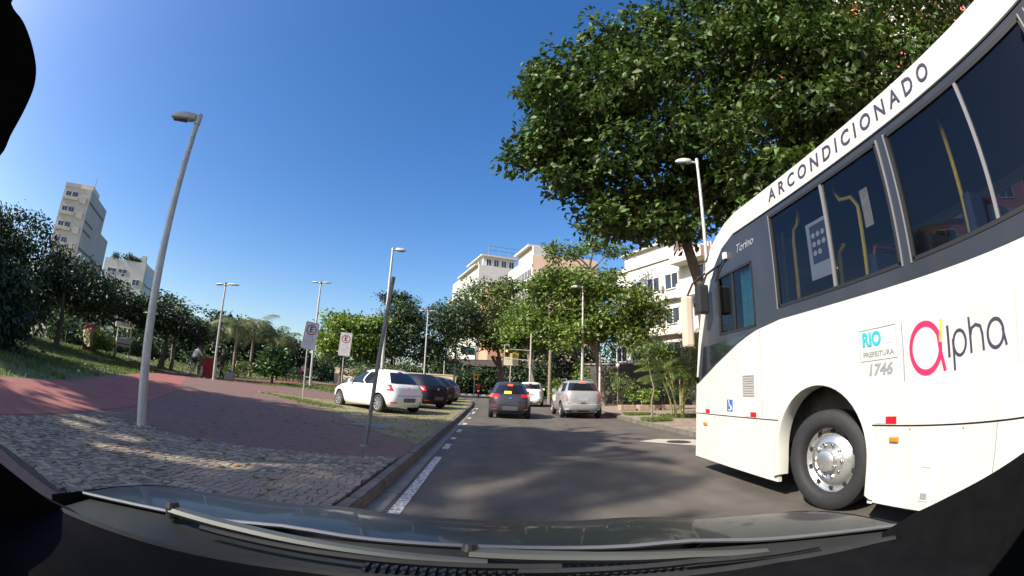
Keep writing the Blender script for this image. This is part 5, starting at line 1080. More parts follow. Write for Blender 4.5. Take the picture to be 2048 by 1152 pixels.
lamp('tallest single headed lamp behind the white hatchback', -6.45, 25.2, TZ(-6.45), 9.12, .10, [R(5)], hs=1.1, tilt=-.05)
lamp('small T shaped double lamp in front of the lime tree', -13.1, 43.0, TZ(-13.1), 7.3, .07, [R(175), R(0)], hs=1.1, tilt=0, thin=.38)
lamp('double lamp beyond the row of parked cars', -6.57, 41.5, TZ(-6.57), 8.2, .09, [R(175), R(5)], hs=1.25, tilt=-.05, thin=.38)
lamp('single lamp rising in front of the ficus tree', -4.3, 47.8, 0.1, 11.3, .12, [R(180)], hs=1.3, tilt=.0, thin=.38)
lamp('small old lamp with curved neck above the parked cars', -6.2, 54.6, .1, 8.3, .08, [R(200)], hs=1.3, tilt=-.1)
lamp('pale lamp post directly ahead of the silver off-roader', 5.85, 29.4, .115, 8.28, .10, [R(178)], hs=1.15, tilt=.0, m=M_galv)
lamp('short lamp between the traffic light and the grey column', 3.95, 46, .0, 7.9, .08, [R(180)], hs=1.1, tilt=.0)
lamp('lamp post in front of the big almond tree beside the bus', 5.50, 10.56, .115, 7.66, .065, [R(165)], hs=.8, tilt=.02)
# leaning bare post
t = thing('leaning_post', 'bare dark steel post leaning at the corner of the walk', 'post', (-2.13, 7.5, TZ(-2.1))); mb = MB(); mb.tube([(0, 0, -.1), (.06, .0, .5), (.13, .01, 1.4), (.26, .07, 2.95)], [.034, .034, .034, .034], 12); mb.build('tube', M_dkgalv, t, smooth=True); mb = MB(); mb.lathe([(.10, 0), (.09, .02), (.04, .035)], 12, 'z'); mb.build('collar', M_dkgalv, t)
# parking signs
M_signw = mat('sign white', (.68, .66, .62), .5); M_signr = mat('sign red ring', (.55, .03, .04), .5); M_signk = mat('sign black', (.015, .015, .018), .6); M_stext = mat('sign small print', (.42, .40, .38), .6)
def parking_sign(label, x, y, z0, zp0, zp1, w, rz, roll, shade_tone):  # last flag picks plate and ring colours with shade painted in
    t = thing('parking_sign', label, 'traffic sign', (x, y, z0), rz, 'parking signs on the verge')
    mb = MB(); mb.tube([(0, .02, -.05), (0, .02, zp0-z0+.4)], .024, 10); mb.build('post', M_galv, t)
    h = zp1-zp0; mb = MB(); pts = []
    for cx, cz, a0 in ((w/2-.06, h-.06, 0), (-w/2+.06, h-.06, 90), (-w/2+.06, .06, 180), (w/2-.06, .06, 270)):
        for k in range(5): a = R(a0+k*22.5); pts.append((cx+.06*math.cos(a), cz+.06*math.sin(a)))
    mb.prism(pts, 'y', -.012, .0); pl = mb.build('plate', mat('sign shaded grey white', (.62, .62, .64), .5) if shade_tone else M_signw, t); pl.location = (0, -.012, zp0-z0); pl.rotation_euler = (0, roll, 0)
    def ring(r0, r1, zc, m, nm, d):
        mb = MB(); n = 32; vs = [(r0*math.cos(2*math.pi*k/n), d, zc+r0*math.sin(2*math.pi*k/n)) for k in range(n)]+[(r1*math.cos(2*math.pi*k/n), d, zc+r1*math.sin(2*math.pi*k/n)) for k in range(n)]
        mb.add(vs, [(k, (k+1) % n, n+(k+1) % n, n+k) for k in range(n)]); return mb.build(nm, m, pl, recalc=False)
    # border
    mb = MB()
    for (a, b, c, d) in ((-w/2+.03, -w/2+.038, .06, h-.06), (w/2-.038, w/2-.03, .06, h-.06), (-w/2+.06, w/2-.06, .03, .038), (-w/2+.06, w/2-.06, h-.038, h-.03)): mb.box((a, -.0145, c), (b, -.012, d))
    mb.build('border', M_stext, pl)
    rr = w*.37; zc = h-rr-.10; ring(rr*.80, rr, zc, M_signr if not shade_tone else mat('shaded red ring', (.30, .03, .05), .5), 'ring', -.0145)
    o = text_obj('E', rr*1.55, M_signk, pl, Matrix(((1, 0, 0, 0), (0, 0, -1, -.0145), (0, 1, 0, zc), (0, 0, 0, 1))), name='letter', bold=.006, ext=.001)
    for k, (zz, ww) in enumerate(((.50, .5), (.44, .62), (.33, .66), (.27, .66), (.21, .58), (.15, .66))):
        mb = MB(); zl = h*zz/1.06; mb.box((-w*ww*.5, -.014, zl), (w*ww*.5-(.05 if k % 2 else 0), -.012, zl+.018)); mb.build('text_line', M_stext, pl)
    mb = MB(); mb.box((w*.16, -.0145, h*.37), (w*.24, -.012, h*.40)); mb.build('text_mark', M_signk, pl)
parking_sign('shaded parking sign with a ringed letter E, tilted on its post', -7.33, 16.66, TZ(-7.33), 2.25, 3.33, .56, R(40), R(6), True)
parking_sign('sunlit parking sign with a ringed letter E behind the white car', -7.25, 20.77, TZ(-7.25), 2.30, 3.42, .56, R(20), R(2.5), False)
# green direction sign with warning plate
t = thing('direction_sign', 'green direction sign on a bent post beyond the parked cars', 'traffic sign', (-2.12, 48, 0))
mb = MB(); mb.tube([(0, 0, 0), (0, 0, 4.7), (-.15, 0, 5.2), (-.6, 0, 5.35)], .05, 10); mb.build('post', M_galv, t, smooth=True)
mb = MB(); mb.prism([(-1.55, 4.62), (-.08, 4.52), (-.12, 5.36), (-1.7, 5.52)], 'y', -.10, -.06); g_ = mb.build('board', mat('sign green', (.015, .22, .13), .5), t)
for k, (a, b, z) in enumerate(((-1.3, -.3, 5.12), (-1.35, -.6, 4.92), (-1.3, -.45, 4.74))):
    mb = MB(); mb.box((a, -.106, z), (b, -.10, z+.07)); mb.build('text_line', M_wht, g_)
mb = MB(); mb.box((-.12, -.09, 1.9), (.42, -.05, 2.55)); o_ = mb.build('warning_plate', mat('sign amber', (.72, .36, .02), .5), t)
mb = MB(); mb.box((.02, -.095, 2.08), (.28, -.09, 2.36)); mb.build('pictogram', M_signk, o_)
# traffic light with boards
t = thing('traffic_light', 'traffic light showing amber with a beige and yellow board', 'traffic light', (3.2, 40, 0))
mb = MB(); mb.tube([(0, 0, 0), (0, 0, 6.2)], [.11, .08], 12); mb.build('post', mat('concrete post', (.36, .33, .28), .8, var=.2, scale=6), t, smooth=True)
for z in (4.62, 3.74):
    mb = MB(); mb.tube([(0, 0, z), (-2.3, 0, z+.1)], .035, 8); mb.build('arm', M_galv, t)
mb = MB(); mb.bevbox((-2.34, -.16, 4.02), (-2.02, .06, 5.02), .03); hs_ = mb.build('signal_head', M_plastic, t)
mb = MB()
for (a, b, c, d) in ((-2.40, -2.37, 4.0, 5.06), (-1.99, -1.96, 4.0, 5.06), (-2.40, -1.96, 5.06, 5.09)): mb.box((a, -.05, c), (b, -.03, d))
mb.build('backboard_edge', M_wht, hs_)
for z, m in ((4.83, mat('unlit red lens', (.06, .008, .008), .2)), (4.52, M_amberlit), (4.21, mat('unlit green lens', (.008, .05, .025), .2))):
    mb = MB(); mb.lathe([(.0, -.18), (.085, -.175), (.10, -.16)], 16, 'y', (-2.18, 0, z)); mb.build('signal_lens', m, hs_, smooth=True)
    mb = MB(); mb.grid(lambda u, v: (-2.18+.115*math.cos(math.pi*u), -.16-.13*v, z+.115*math.sin(math.pi*u)), 10, 1); mb.build('visor', M_plastic, hs_)
t = thing('street_name_board', 'beige and yellow sign board on its own post under the traffic light', 'traffic sign', (1.55, 40.6, 0))
mb = MB(); mb.tube([(-.15, 0, 0), (-.1, 0, 3.4)], .05, 10); mb.build('post', mat('pinkish post', (.42, .33, .28), .6), t)
mb = MB(); mb.box((-.75, -.08, 3.25), (.58, -.04, 4.0)); b1 = mb.build('board', mat('sign beige', (.50, .46, .32), .5), t)
mb = MB(); mb.box((-.15, -.083, 4.0), (.58, -.04, 4.36)); b2 = mb.build('yellow_panel', mat('sign yellow', (.80, .48, .02), .5), t)
for k, (a, b, z) in enumerate(((-.6, -.2, 3.78), (-.6, .1, 3.60), (-.6, -.1, 3.40), (.22, .45, 3.78), (.22, .45, 3.58), (.22, .45, 3.38))):
    mb = MB(); mb.box((a, -.086, z), (b, -.08, z+.06)); mb.build('text_line', M_stext, b1)
for z in (4.22, 4.08):
    mb = MB(); mb.box((-.08, -.088, z), (.5, -.083, z+.05)); mb.build('text_line', M_signk, b2)
# grey column and round-topped bollards on the right
t = thing('concrete_column', 'pale round concrete column beside the silver car', 'column', (4.55, 36.5, .0)); mb = MB(); mb.lathe([(.16, 0), (.15, .1), (.14, 3.8), (.12, 4.4), (0, 4.45)], 16, 'z'); mb.build('shaft', M_barklt, t, smooth=True)
t = thing('white_post', 'slim white post right of the lamp ahead of the silver car', 'post', (7.15, 29.8, .115)); mb = MB(); mb.tube([(0, 0, 0), (0, 0, 3.6)], .06, 10); mb.build('tube', M_signw, t); mb = MB(); mb.lathe([(.09, 3.6), (.09, 3.66), (0, 3.7)], 12, 'z'); mb.build('cap', M_signw, t)
t = thing('globe_post', 'short garden post with a pale globe by the dark building', 'post', (8.6, 30.4, .115)); mb = MB(); mb.tube([(0, 0, 0), (0, 0, 2.7)], .05, 8); mb.build('tube', M_dkgalv, t); mb = MB(); mb.lathe([(0, 2.68), (.10, 2.74), (.14, 2.84), (.10, 2.94), (0, 2.99)], 14, 'z'); mb.build('globe', M_wht, t, smooth=True)
t = thing('t_post', 'low white T shaped post by the dark gate', 'post', (8.75, 25.6, .115)); mb = MB(); mb.box((-.03, -.03, 0), (.03, .03, 1.0)); mb.build('upright', M_signw, t); mb = MB(); mb.box((-.28, -.04, 1.0), (.28, .04, 1.06)); mb.build('crossbar', M_signw, t)
for k, (x, y, w_, l) in enumerate(((7.3, 24.0, .55, 'terracotta stone planter block nearest the silver car'), (8.6, 24.2, .8, 'terracotta stone planter block under the bright shrub'), (9.9, 24.4, .6, 'terracotta stone planter block right of the bright shrub'))):
    t = thing('planter_block', l, 'planter', (x, y, .115), R(8), 'stone planter blocks'); mb = MB(); mb.bevbox((-w_*.8, -.22, 0), (w_*.8, .22, .30), .03); mb.build('block', mat('terracotta stone', (.34, .24, .17), .85, var=.2, scale=8), t); mb = MB(); mb.box((-w_*.7, -.16, .29), (w_*.7, .16, .315)); mb.build('soil', M_lawn, t)

# ------------------------------------------------------------------ buildings
M_bwhite = mat('white render', (.54, .515, .465), .8, var=.06, scale=.6)
M_bpeach = mat('peach render', (.72, .52, .36), .8, var=.06, scale=.4)
M_bterra = mat('terracotta render', (.50, .27, .17), .85, var=.1, scale=.6)
M_bpink = mat('coral render', (.62, .16, .10), .8, var=.08, scale=.4)
M_bbeige = mat('beige render', (.62, .53, .44), .85, var=.07, scale=.3)
M_bgrey = mat('grey render', (.36, .345, .335), .85, var=.08, scale=.3)
M_win = mat('building window glass', (.035, .045, .06), .08, spec=.8)
M_wframe = mat('white window frame', (.68, .66, .62), .6)
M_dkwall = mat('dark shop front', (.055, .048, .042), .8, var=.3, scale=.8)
WM = {}
def window_mesh(w, h, nm):
    k = (round(w, 2), round(h, 2), nm)
    if k not in WM:
        f = MB(); t_ = .07
        for (a, b, c, d) in ((0, w, 0, t_), (0, w, h-t_, h), (0, t_, 0, h), (w-t_, w, 0, h), (w/2-t_/2, w/2+t_/2, t_, h-t_)): f.box((a, -.09, c), (b, .02, d))
        p = MB(); p.box((.04, -.04, .04), (w-.04, .015, h-.04)); WM[k] = (f.mesh('window', M_wframe), p.mesh('pane', M_win))
    return WM[k]
class Bld:
    """box building: local x along the front face (which faces -y), y into the depth; the 'L' face is x=0 (faces -x)"""
    def __init__(s, name, label, loc, rz, W_, D_, H_, m, mL=None, cat='building', group=None):
        s.t = thing(name, label, cat, loc, rz, group); s.W, s.D, s.H = W_, D_, H_
        mb = MB(); mb.box((0, 0, 0), (W_, D_, H_)); s.wall = mb.build('wall', [m], s.t)
        if mL: 
            mb = MB(); mb.box((-.03, .0, 0), (0, D_, H_)); mb.build('side_wall', mL, s.t)
    def win(s, face, u, z, w, h, off=.0):
        f, p = window_mesh(w, h, face in 'L'); o = bpy.data.objects.new('window', f); C.objects.link(o); o.parent = s.t
        if face == 'F': o.location = (u, -off, z)
        elif face == 'L': o.location = (-off-.03, u+w, z); o.rotation_euler[2] = -math.pi/2
        q = bpy.data.objects.new('pane', p); C.objects.link(q); q.parent = o; return o
    def box(s, nm, a, b, m): mb = MB(); mb.box(a, b); return mb.build(nm, m, s.t)
# C: white four storey block behind the areca palms; its long face runs along the street
ang = math.atan2(6.6, -3.1)-math.pi/2     # 'L' face runs from (16,30.4) towards (12.9,37)
B = Bld('apartment_block', 'white four storey apartment block with deep balconies right of the almond trees', (16.0, 30.2, .1), ang, 14, 11, 12.0, M_bwhite)
for k, z in enumerate((2.9, 5.7, 8.6)):
    if k: B.box('balcony', (-1.1, -.1, z-.35), (0, 2.6, z+.75), M_bwhite)
    B.box('balcony', (-.5, 2.62, z-.12), (0, 11, z+.02), M_bwhite)
    for y in (3.2, 5.3, 7.4, 9.5): B.win('L', y, z+.75, 1.5, 1.35)
    B.win('L', .5, z+1.0, 1.3, 1.2)
for x in (.8, 3.4, 6.2): [B.win('F', x, z, 1.4, 1.3) for z in (3.6, 6.6, 9.5)]
B.box('canopy', (-1.3, -.2, 11.0), (0, 3.0, 11.9), M_bwhite); B.box('parapet', (-.15, -.1, 12.0), (.1, 11, 12.35), M_bwhite); B.box('penthouse', (1.0, 4.5, 12.0), (9, 10.9, 13.9), M_bwhite); B.box('roof_slab', (.6, 4.2, 13.9), (9.4, 11.2, 14.05), M_bwhite)
B.box('ground_floor', (-.06, .3, 0), (-.03, 10.7, 2.6), M_dkwall)
for y, z in ((4.85, 6.5), (7.0, 9.4), (9.15, 6.5), (4.85, 9.4), (2.1, 6.9)): B.box('air_conditioner', (-.36, y, z), (-.03, y+.32, z+.34), M_bgrey)
for y in (1.2, 6.6): B.box('water_tank', (2.0, y, 12.0 if y < 3 else 14.05), (3.1, y+1.1, 13.2 if y < 3 else 15.0), M_bgrey)
# B: white and peach block
ang = math.atan2(12.7, -3.8)-math.pi/2
B = Bld('apartment_block', 'white block with a bare peach side wall above the trees', (5.9, 75, .1), ang, 13, 13.4, 24.4, M_bpeach, M_bwhite)
for z in (13.4, 16.9, 20.4):
    for k in range(8): B.win('L', .5+k*1.55, z, 1.5, 1.7)
    B.box('sill_band', (-.35, .2, z-.55), (-.03, 13.2, z-.25), M_bwhite); B.box('brise', (-.5, .2, z-.95), (-.03, 13.2, z-.8), M_bgrey)
B.box('rail', (4, .1, 25.4), (13, .16, 25.46), M_dkgalv); B.box('roof_unit', (6, 3, 24.4), (8.5, 6, 26.0), M_bgrey); B.box('roof_canopy', (-.6, .8, 26.2), (4, 8.6, 26.6), M_bwhite); B.box('penthouse', (.2, .2, 24.4), (3.6, 8, 26.2), M_bwhite); B.box('parapet', (3.6, .0, 24.4), (13, .25, 25.0), M_bpeach)
# A: stepped white block with terraces, and its terracotta neighbour
ang = math.atan2(22, -8)-math.pi/2
B = Bld('apartment_block', 'stepped white block with balconies and roof terraces', (-4.25, 92, .1), ang, 12, 22, 27.0, M_bwhite)
for z in (12.5, 15.6, 18.7, 21.8):
    for k in range(4):
        B.box('balcony', (-1.5, 1+k*5.3, z-.2), (0, 4.7+k*5.3, z-.02), M_bwhite); B.box('balustrade', (-1.52, 1+k*5.3, z-.02), (-1.45, 4.7+k*5.3, z+.85), mat('balcony glass', (.35, .38, .42), .2))
        B.win('L', 1.6+k*5.3, z+.2, 2.4, 2.0)
B.box('terrace_slab', (-.8, .5, 26.9), (10, 15, 27.15), M_bwhite); B.box('penthouse', (1.5, 2, 27.15), (9, 12, 29.6), M_bwhite); B.box('penthouse_roof', (.8, 1.2, 29.6), (9.4, 13, 29.85), M_bwhite)
for k in range(3): B.win('L', 2.6+k*3, 27.5, 2.2, 1.7, -1.5)
for k in range(4): B.win('F', 2.2+k*1.8, 27.5, 1.2, 1.6, -2.0)
mb = MB()
for z in (30.4, 31.6, 32.6): mb.tube([(3, 3, z), (10.5, 3, z), (10.5, 9, z)], .06, 5)
for x in (3, 5.5, 8, 10.5): mb.tube([(x, 3, 27.1), (x, 3, 32.6)], .06, 5)
mb.build('roof_frame', M_dkgalv, B.t)
B2 = Bld('terracotta_block', 'lower terracotta block wedged between the white blocks', (-1.5, 84, .1), R(18), 8.2, 6, 20.8, M_bterra)
for k in range(3): B2.win('F', .7+k*2.6, 16.2, 1.4, 1.4)
B2.box('parapet', (-.1, -.1, 20.8), (8.3, 6.1, 21.1), M_bwhite)
# dark ground floors behind the trees on the right
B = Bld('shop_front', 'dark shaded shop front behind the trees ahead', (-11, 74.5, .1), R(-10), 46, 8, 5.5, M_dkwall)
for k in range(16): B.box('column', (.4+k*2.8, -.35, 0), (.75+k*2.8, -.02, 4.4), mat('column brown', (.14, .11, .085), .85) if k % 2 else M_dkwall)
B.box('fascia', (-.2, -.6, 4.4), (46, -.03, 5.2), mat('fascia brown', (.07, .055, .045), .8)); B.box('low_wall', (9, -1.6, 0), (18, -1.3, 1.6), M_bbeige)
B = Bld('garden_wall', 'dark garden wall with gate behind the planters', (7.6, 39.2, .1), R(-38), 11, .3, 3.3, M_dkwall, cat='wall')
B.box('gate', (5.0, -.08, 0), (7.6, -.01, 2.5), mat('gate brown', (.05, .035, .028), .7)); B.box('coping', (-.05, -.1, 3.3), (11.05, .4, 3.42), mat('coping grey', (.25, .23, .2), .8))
# coral tower behind the big almond tree
B = Bld('coral_tower', 'coral red and white tower seen through the big almond tree', (19, 17, .1), R(-28), 16, 14, 34, M_bpink)
for k in range(10):
    B.box('slab_band', (-.3, -.3, 3+k*3.1), (16.2, -.02, 3.5+k*3.1), M_bwhite)
    for q in range(5): B.win('F', .8+q*3.1, 4.2+k*3.1, 1.7, 1.4)
B.box('white_shaft', (6.2, -.5, 0), (8.0, -.31, 34), M_bwhite)
# left tower and white block
ang = math.atan2(.7, -12.2)           # lit face runs from the corner to the left
B = Bld('tower', 'tall beige tower with a blank side greyed for shade at the far left', (-124.0, 80.9, .1), R(31), 10.5, 19, 43.5, M_bbeige)
B.box('shaded_flank', (10.5, .05, 0), (10.56, 19, 43.5), M_bgrey)  # flank and rear wing: shade of this side put into the grey
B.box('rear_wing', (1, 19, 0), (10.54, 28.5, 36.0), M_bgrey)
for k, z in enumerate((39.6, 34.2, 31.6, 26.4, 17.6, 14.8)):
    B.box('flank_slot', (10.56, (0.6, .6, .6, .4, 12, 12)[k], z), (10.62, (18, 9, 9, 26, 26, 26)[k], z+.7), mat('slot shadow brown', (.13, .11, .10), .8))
for k in range(9):
    z = 4.5+k*4.4
    B.box('balcony', (.2, -.45, z), (6.2, -.02, z+.8), M_bbeige); B.box('bay', (7.2, -.35, z-.6), (9.4, -.02, z+1.4), M_bbeige); B.win('F', 1.0, z+.95, 2.2, 1.5); B.win('F', 3.6, z+.95, 2.2, 1.5)
B.box('roof_house', (2.5, 4, 43.5), (9, 12, 46.0), M_bbeige); B.box('terrace_wall', (-.1, -.1, 43.5), (6, .2, 44.6), M_bbeige)
mb = MB(); mb.tube([(9, 5, 46), (9, 5, 49)], .08, 6); mb.build('antenna', M_dkgalv, B.t)
B = Bld('white_block', 'low white block with a roof garden right of the tower', (-82.6, 71.0, .1), R(27), 10.1, 14, 20.2, M_bwhite)
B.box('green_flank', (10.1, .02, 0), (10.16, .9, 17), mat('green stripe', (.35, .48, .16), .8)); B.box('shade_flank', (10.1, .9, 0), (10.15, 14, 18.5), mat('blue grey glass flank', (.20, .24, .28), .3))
for k in range(5): B.box('flank_sill', (10.15, 1.2, 3+k*3.2), (10.5, 13.5, 3.4+k*3.2), M_bwhite)
B.win('F', 7.6, 15.2, 1.8, 1.3); B.win('F', 1.0, 17.3, 2.4, .9); B.win('F', 3.8, 17.3, 2.2, .9); B.box('roof_house', (4.5, 3, 20.2), (8, 8, 21.6), M_bgrey); B.box('water_tank', (8.2, 2, 20.2), (9.2, 3, 22.1), M_bwhite)
leaf_object('roof_plants', leaf_cloud([(2.2, 1.0, 20.8, .9, .8, .7, 40), (5.6, .8, 20.9, 1.3, .6, .8, 60), (7.2, .8, 20.7, .9, .5, .5, 30)], 8, .25, .4, .5, .5, .2), L_bush, B.t).location = (0, 0, 0)
for o in B.t.children:
    if o.name.startswith('roof_plants'):
        for v in o.data.vertices: v.co += Vector(B.t.location)
# park wall and shelter behind the second sign, distant sea wall
t = thing('park_wall', 'long pale peach park wall under the lime tree', 'wall', (-13.5, 52, .3), R(4)); mb = MB(); mb.box((-5.5, 0, 0), (9, .25, 2.0)); mb.build('wall', mat('pale peach wall', (.66, .50, .36), .85, var=.08, scale=1), t); mb = MB(); mb.box((-5.6, -.05, 2.0), (9.1, .3, 2.12)); mb.build('coping', M_bbeige, t)
t = thing('park_bench', 'dark bench with frame in front of the peach wall', 'bench', (-13.6, 44.5, TZ(-13.6))); 
for x in (-1.9, -.4, 1.1):
    mb = MB(); mb.box((x, -.04, 0), (x+.08, .04, 1.9 if x < 1 else .5)); mb.build('leg', M_dkgalv, t)
mb = MB(); mb.box((-2.0, -.22, .45), (1.3, .22, .53)); mb.build('seat', M_dkgalv, t); mb = MB(); mb.box((-2.0, -.05, 1.85), (-.3, .05, 1.93)); mb.build('crossbar', M_dkgalv, t)

# ------------------------------------------------------------------ people, bicycle, motorcycle, dog
SKIN = mat('skin', (.30, .17, .11), .6); HAIR = mat('dark hair', (.012, .010, .009), .7)
def skin_mesh(name, pts, edges, rad, sub=2):
    me = bpy.data.meshes.new(name); me.from_pydata([tuple(p) for p in pts], edges, [])
    ob = bpy.data.objects.new(name, me); C.objects.link(ob)
    md = ob.modifiers.new('s', 'SKIN'); md.use_smooth_shade = True
    for i, sv in enumerate(me.skin_vertices[0].data):
        r = rad[i]; sv.radius = (r, r) if not hasattr(r, '__len__') else r; sv.use_root = (i == 0)
    if sub: ob.modifiers.new('u', 'SUBSURF').levels = sub; ob.modifiers[-1].render_levels = sub
    out = bpy.data.meshes.new_from_object(ob.evaluated_get(bpy.context.evaluated_depsgraph_get())); bpy.data.objects.remove(ob)
    out.polygons.foreach_set('use_smooth', [True]*len(out.polygons)); return out
def person(label, loc, rz, pose, shirt, legs, shoes=None, group=None, h=1.72, sleeves=.5, hem=.45, cat='person'):
    t = thing('person', label, cat, loc, rz, group); k = h/1.72
    J = dict(pel=(0, 0, .94), sp=(0, .0, 1.12), ch=(0, .01, 1.32), nk=(0, .01, 1.46), hl=(0, .025, 1.54), hm=(0, .03, 1.62), ht=(0, .02, 1.69))
    for s, c in ((-1, 'l'), (1, 'r')):
        J.update({'sh'+c: (s*.17, 0, 1.39), 'el'+c: (s*.22, -.03, 1.12), 'wr'+c: (s*.21, .06, .90), 'ha'+c: (s*.20, .09, .80), 'hp'+c: (s*.09, 0, .90), 'kn'+c: (s*.10, .02, .50), 'an'+c: (s*.10, -.02, .09), 'to'+c: (s*.115, .13, .035)})
    J.update(pose)
    N = list(J); P = [Vector(J[n])*k for n in N]; I = {n: i for i, n in enumerate(N)}
    E_ = [('pel', 'sp'), ('sp', 'ch'), ('ch', 'nk'), ('nk', 'hl'), ('hl', 'hm'), ('hm', 'ht')]
    for c in 'lr': E_ += [('ch', 'sh'+c), ('sh'+c, 'el'+c), ('el'+c, 'wr'+c), ('wr'+c, 'ha'+c), ('pel', 'hp'+c), ('hp'+c, 'kn'+c), ('kn'+c, 'an'+c), ('an'+c, 'to'+c)]
    RD = dict(pel=(.15, .11), sp=(.135, .10), ch=(.155, .11), nk=.055, hl=.075, hm=(.082, .095), ht=.06, sh=.065, el=.043, wr=.030, ha=.035, hp=.088, kn=.058, an=.042, to=.04)
    rad = [RD.get(n, RD.get(n[:2])) for n in N]; rad = [(r[0]*k, r[1]*k) if hasattr(r, '__len__') else r*k for r in rad]
    me = skin_mesh('body', P, [(I[a], I[b]) for a, b in E_], rad)
    for m in (shirt, legs, SKIN, HAIR, shoes or M_black): me.materials.append(m)
    bones = [(P[I[a]], P[I[b]], a, b) for a, b in E_]
    for p in me.polygons:
        c = p.center; best = None
        for a, b, na, nb in bones:
            ab = b-a; f = max(0, min(1, (c-a).dot(ab)/max(ab.length_squared, 1e-9))); d = (c-a-ab*f).length-.02
            if best is None or d < best[0]: best = (d, f, na, nb)
        _, f, na, nb = best; nb2 = nb[:2]
        if nb in ('hl', 'hm', 'ht'): mi = 3 if (nb == 'ht' or (nb == 'hm' and (c-P[I['hm']]).y < .0)) and f > 0 else 2
        elif nb == 'nk': mi = 0 if f < .6 else 2
        elif nb2 == 'el': mi = 0 if f < sleeves*2 else 2
        elif nb2 in ('wr', 'ha'): mi = 0 if sleeves >= 1 else 2
        elif nb in ('sp', 'ch') or nb2 == 'sh': mi = 0
        elif nb2 == 'hp': mi = 1
        elif nb2 == 'kn': mi = 1
        elif nb2 == 'an': mi = 1 if f < hem*2-.0 and hem > .5 else 2
        else: mi = 4
        p.material_index = mi
    o = bpy.data.objects.new('body', me); place(o, t); return t
S_white = mat('white shirt', (.62, .60, .56), .8); S_dark = mat('dark clothing', (.022, .020, .024), .85); S_pink = mat('pink shirt', (.62, .30, .32), .8); S_navy = mat('navy clothing', (.03, .035, .06), .8); S_red = mat('red jacket', (.42, .03, .04), .7); S_bl = mat('black trousers', (.015, .015, .016), .8)
# cyclist riding away from the viewer
bx, by = -16.2, 21.65; bz = TZ(bx)+.004
ride = dict(pel=(0, -.12, 1.0), sp=(0, -.06, 1.17), ch=(0, .10, 1.36), nk=(0, .16, 1.49), hl=(0, .20, 1.56), hm=(0, .22, 1.64), ht=(0, .21, 1.71))
for s, c in ((-1, 'l'), (1, 'r')):
    ride.update({'sh'+c: (s*.17, .10, 1.42), 'el'+c: (s*.25, .26, 1.18), 'wr'+c: (s*.24, .47, 1.06), 'ha'+c: (s*.24, .53, 1.05), 'hp'+c: (s*.09, -.10, .95)})
ride.update(knl=(-.11, .20, .72), anl=(-.11, .02, .34), tol=(-.12, .16, .28), knr=(.11, .24, .86), anr=(.11, .14, .50), tor=(.12, .28, .46))
person('cyclist in a white shirt riding on the red path', (bx, by, bz), R(-12), ride, S_white, S_dark, hem=.4)
t = thing('bicycle', 'dark bicycle under the white shirted cyclist', 'bicycle', (bx, by, bz), R(-12))
for y in (-.52, .55):
    mb = MB(); pts = [(0, y+.32*math.cos(a), .33+.32*math.sin(a)) for a in [2*math.pi*i/28 for i in range(29)]]; mb.tube(pts, .018, 6, caps=False); w_ = mb.build('wheel', M_black, t)
    mb = MB()
    for i in range(10): a = 2*math.pi*i/10; mb.tube([(0, y, .33), (0, y+.31*math.cos(a), .33+.31*math.sin(a))], .003, 4)
    mb.build('spoke', M_rim, w_)
mb = MB()
for a, b in (((0, -.52, .33), (0, -.1, .33)), ((0, -.1, .33), (0, -.2, .9)), ((0, -.1, .33), (0, .38, .78)), ((0, -.18, .82), (0, .36, .86)), ((0, -.52, .33), (0, -.18, .82)), ((0, .36, .98), (0, .55, .33))): mb.tube([a, b], .017, 6)
mb.build('frame', M_dkgalv, t); mb = MB(); mb.bevbox((-.07, -.30, .90), (.07, -.06, .96), .02); mb.build('saddle', M_black, t)
mb = MB(); mb.tube([(-.27, .48, 1.03), (-.1, .38, 1.03), (.1, .38, 1.03), (.27, .48, 1.03)], .014, 6); mb.build('handlebar', M_dkgalv, t); mb = MB(); mb.tube([(-.14, -.05, .24), (.0, -.1, .33), (.14, -.15, .42)], .014, 6); mb.build('crank', M_dkgalv, t)
walk = dict(knl=(-.10, .16, .52), anl=(-.10, .20, .12), tol=(-.11, .35, .06), knr=(.10, -.04, .50), anr=(.10, -.30, .14), tor=(.11, -.17, .04), ell=(-.23, -.12, 1.14), wrl=(-.22, -.10, .90), hal=(-.21, -.06, .81), elr=(.23, .08, 1.13), wrr=(.21, .24, .95), har=(.2, .30, .89))
px_, py_ = -15.2, 22.9; person('pedestrian in dark clothes walking beside the double lamp', (px_, py_, TZ(px_)), R(170), walk, S_dark, S_dark, sleeves=1, hem=.6)
px_, py_ = -16.5, 36.4; person('pedestrian in a pink shirt standing nearest the first sign post', (px_+.35, py_, TZ(px_)), R(190), {}, S_pink, S_dark, group='people in the park', hem=.4)
person('pedestrian in navy clothes walking left of the pink shirted one', (px_-1.9, py_+.6, TZ(px_)), R(160), walk, S_navy, S_navy, group='people in the park', hem=.4)
t = thing('dog', 'small brown dog between the two distant pedestrians', 'dog', (px_-.75, py_+.1, TZ(px_)), R(80))
dp = [(0, 0, .40), (0, .16, .42), (0, .30, .44), (0, .40, .54), (0, .48, .58), (0, .58, .55), (0, -.18, .41), (0, -.32, .50), (0, -.40, .60)]
de = [(0, 1), (1, 2), (2, 3), (3, 4), (4, 5), (0, 6), (6, 7), (7, 8)]; dr = [.085, .09, .10, .06, .065, .03, .08, .025, .012]
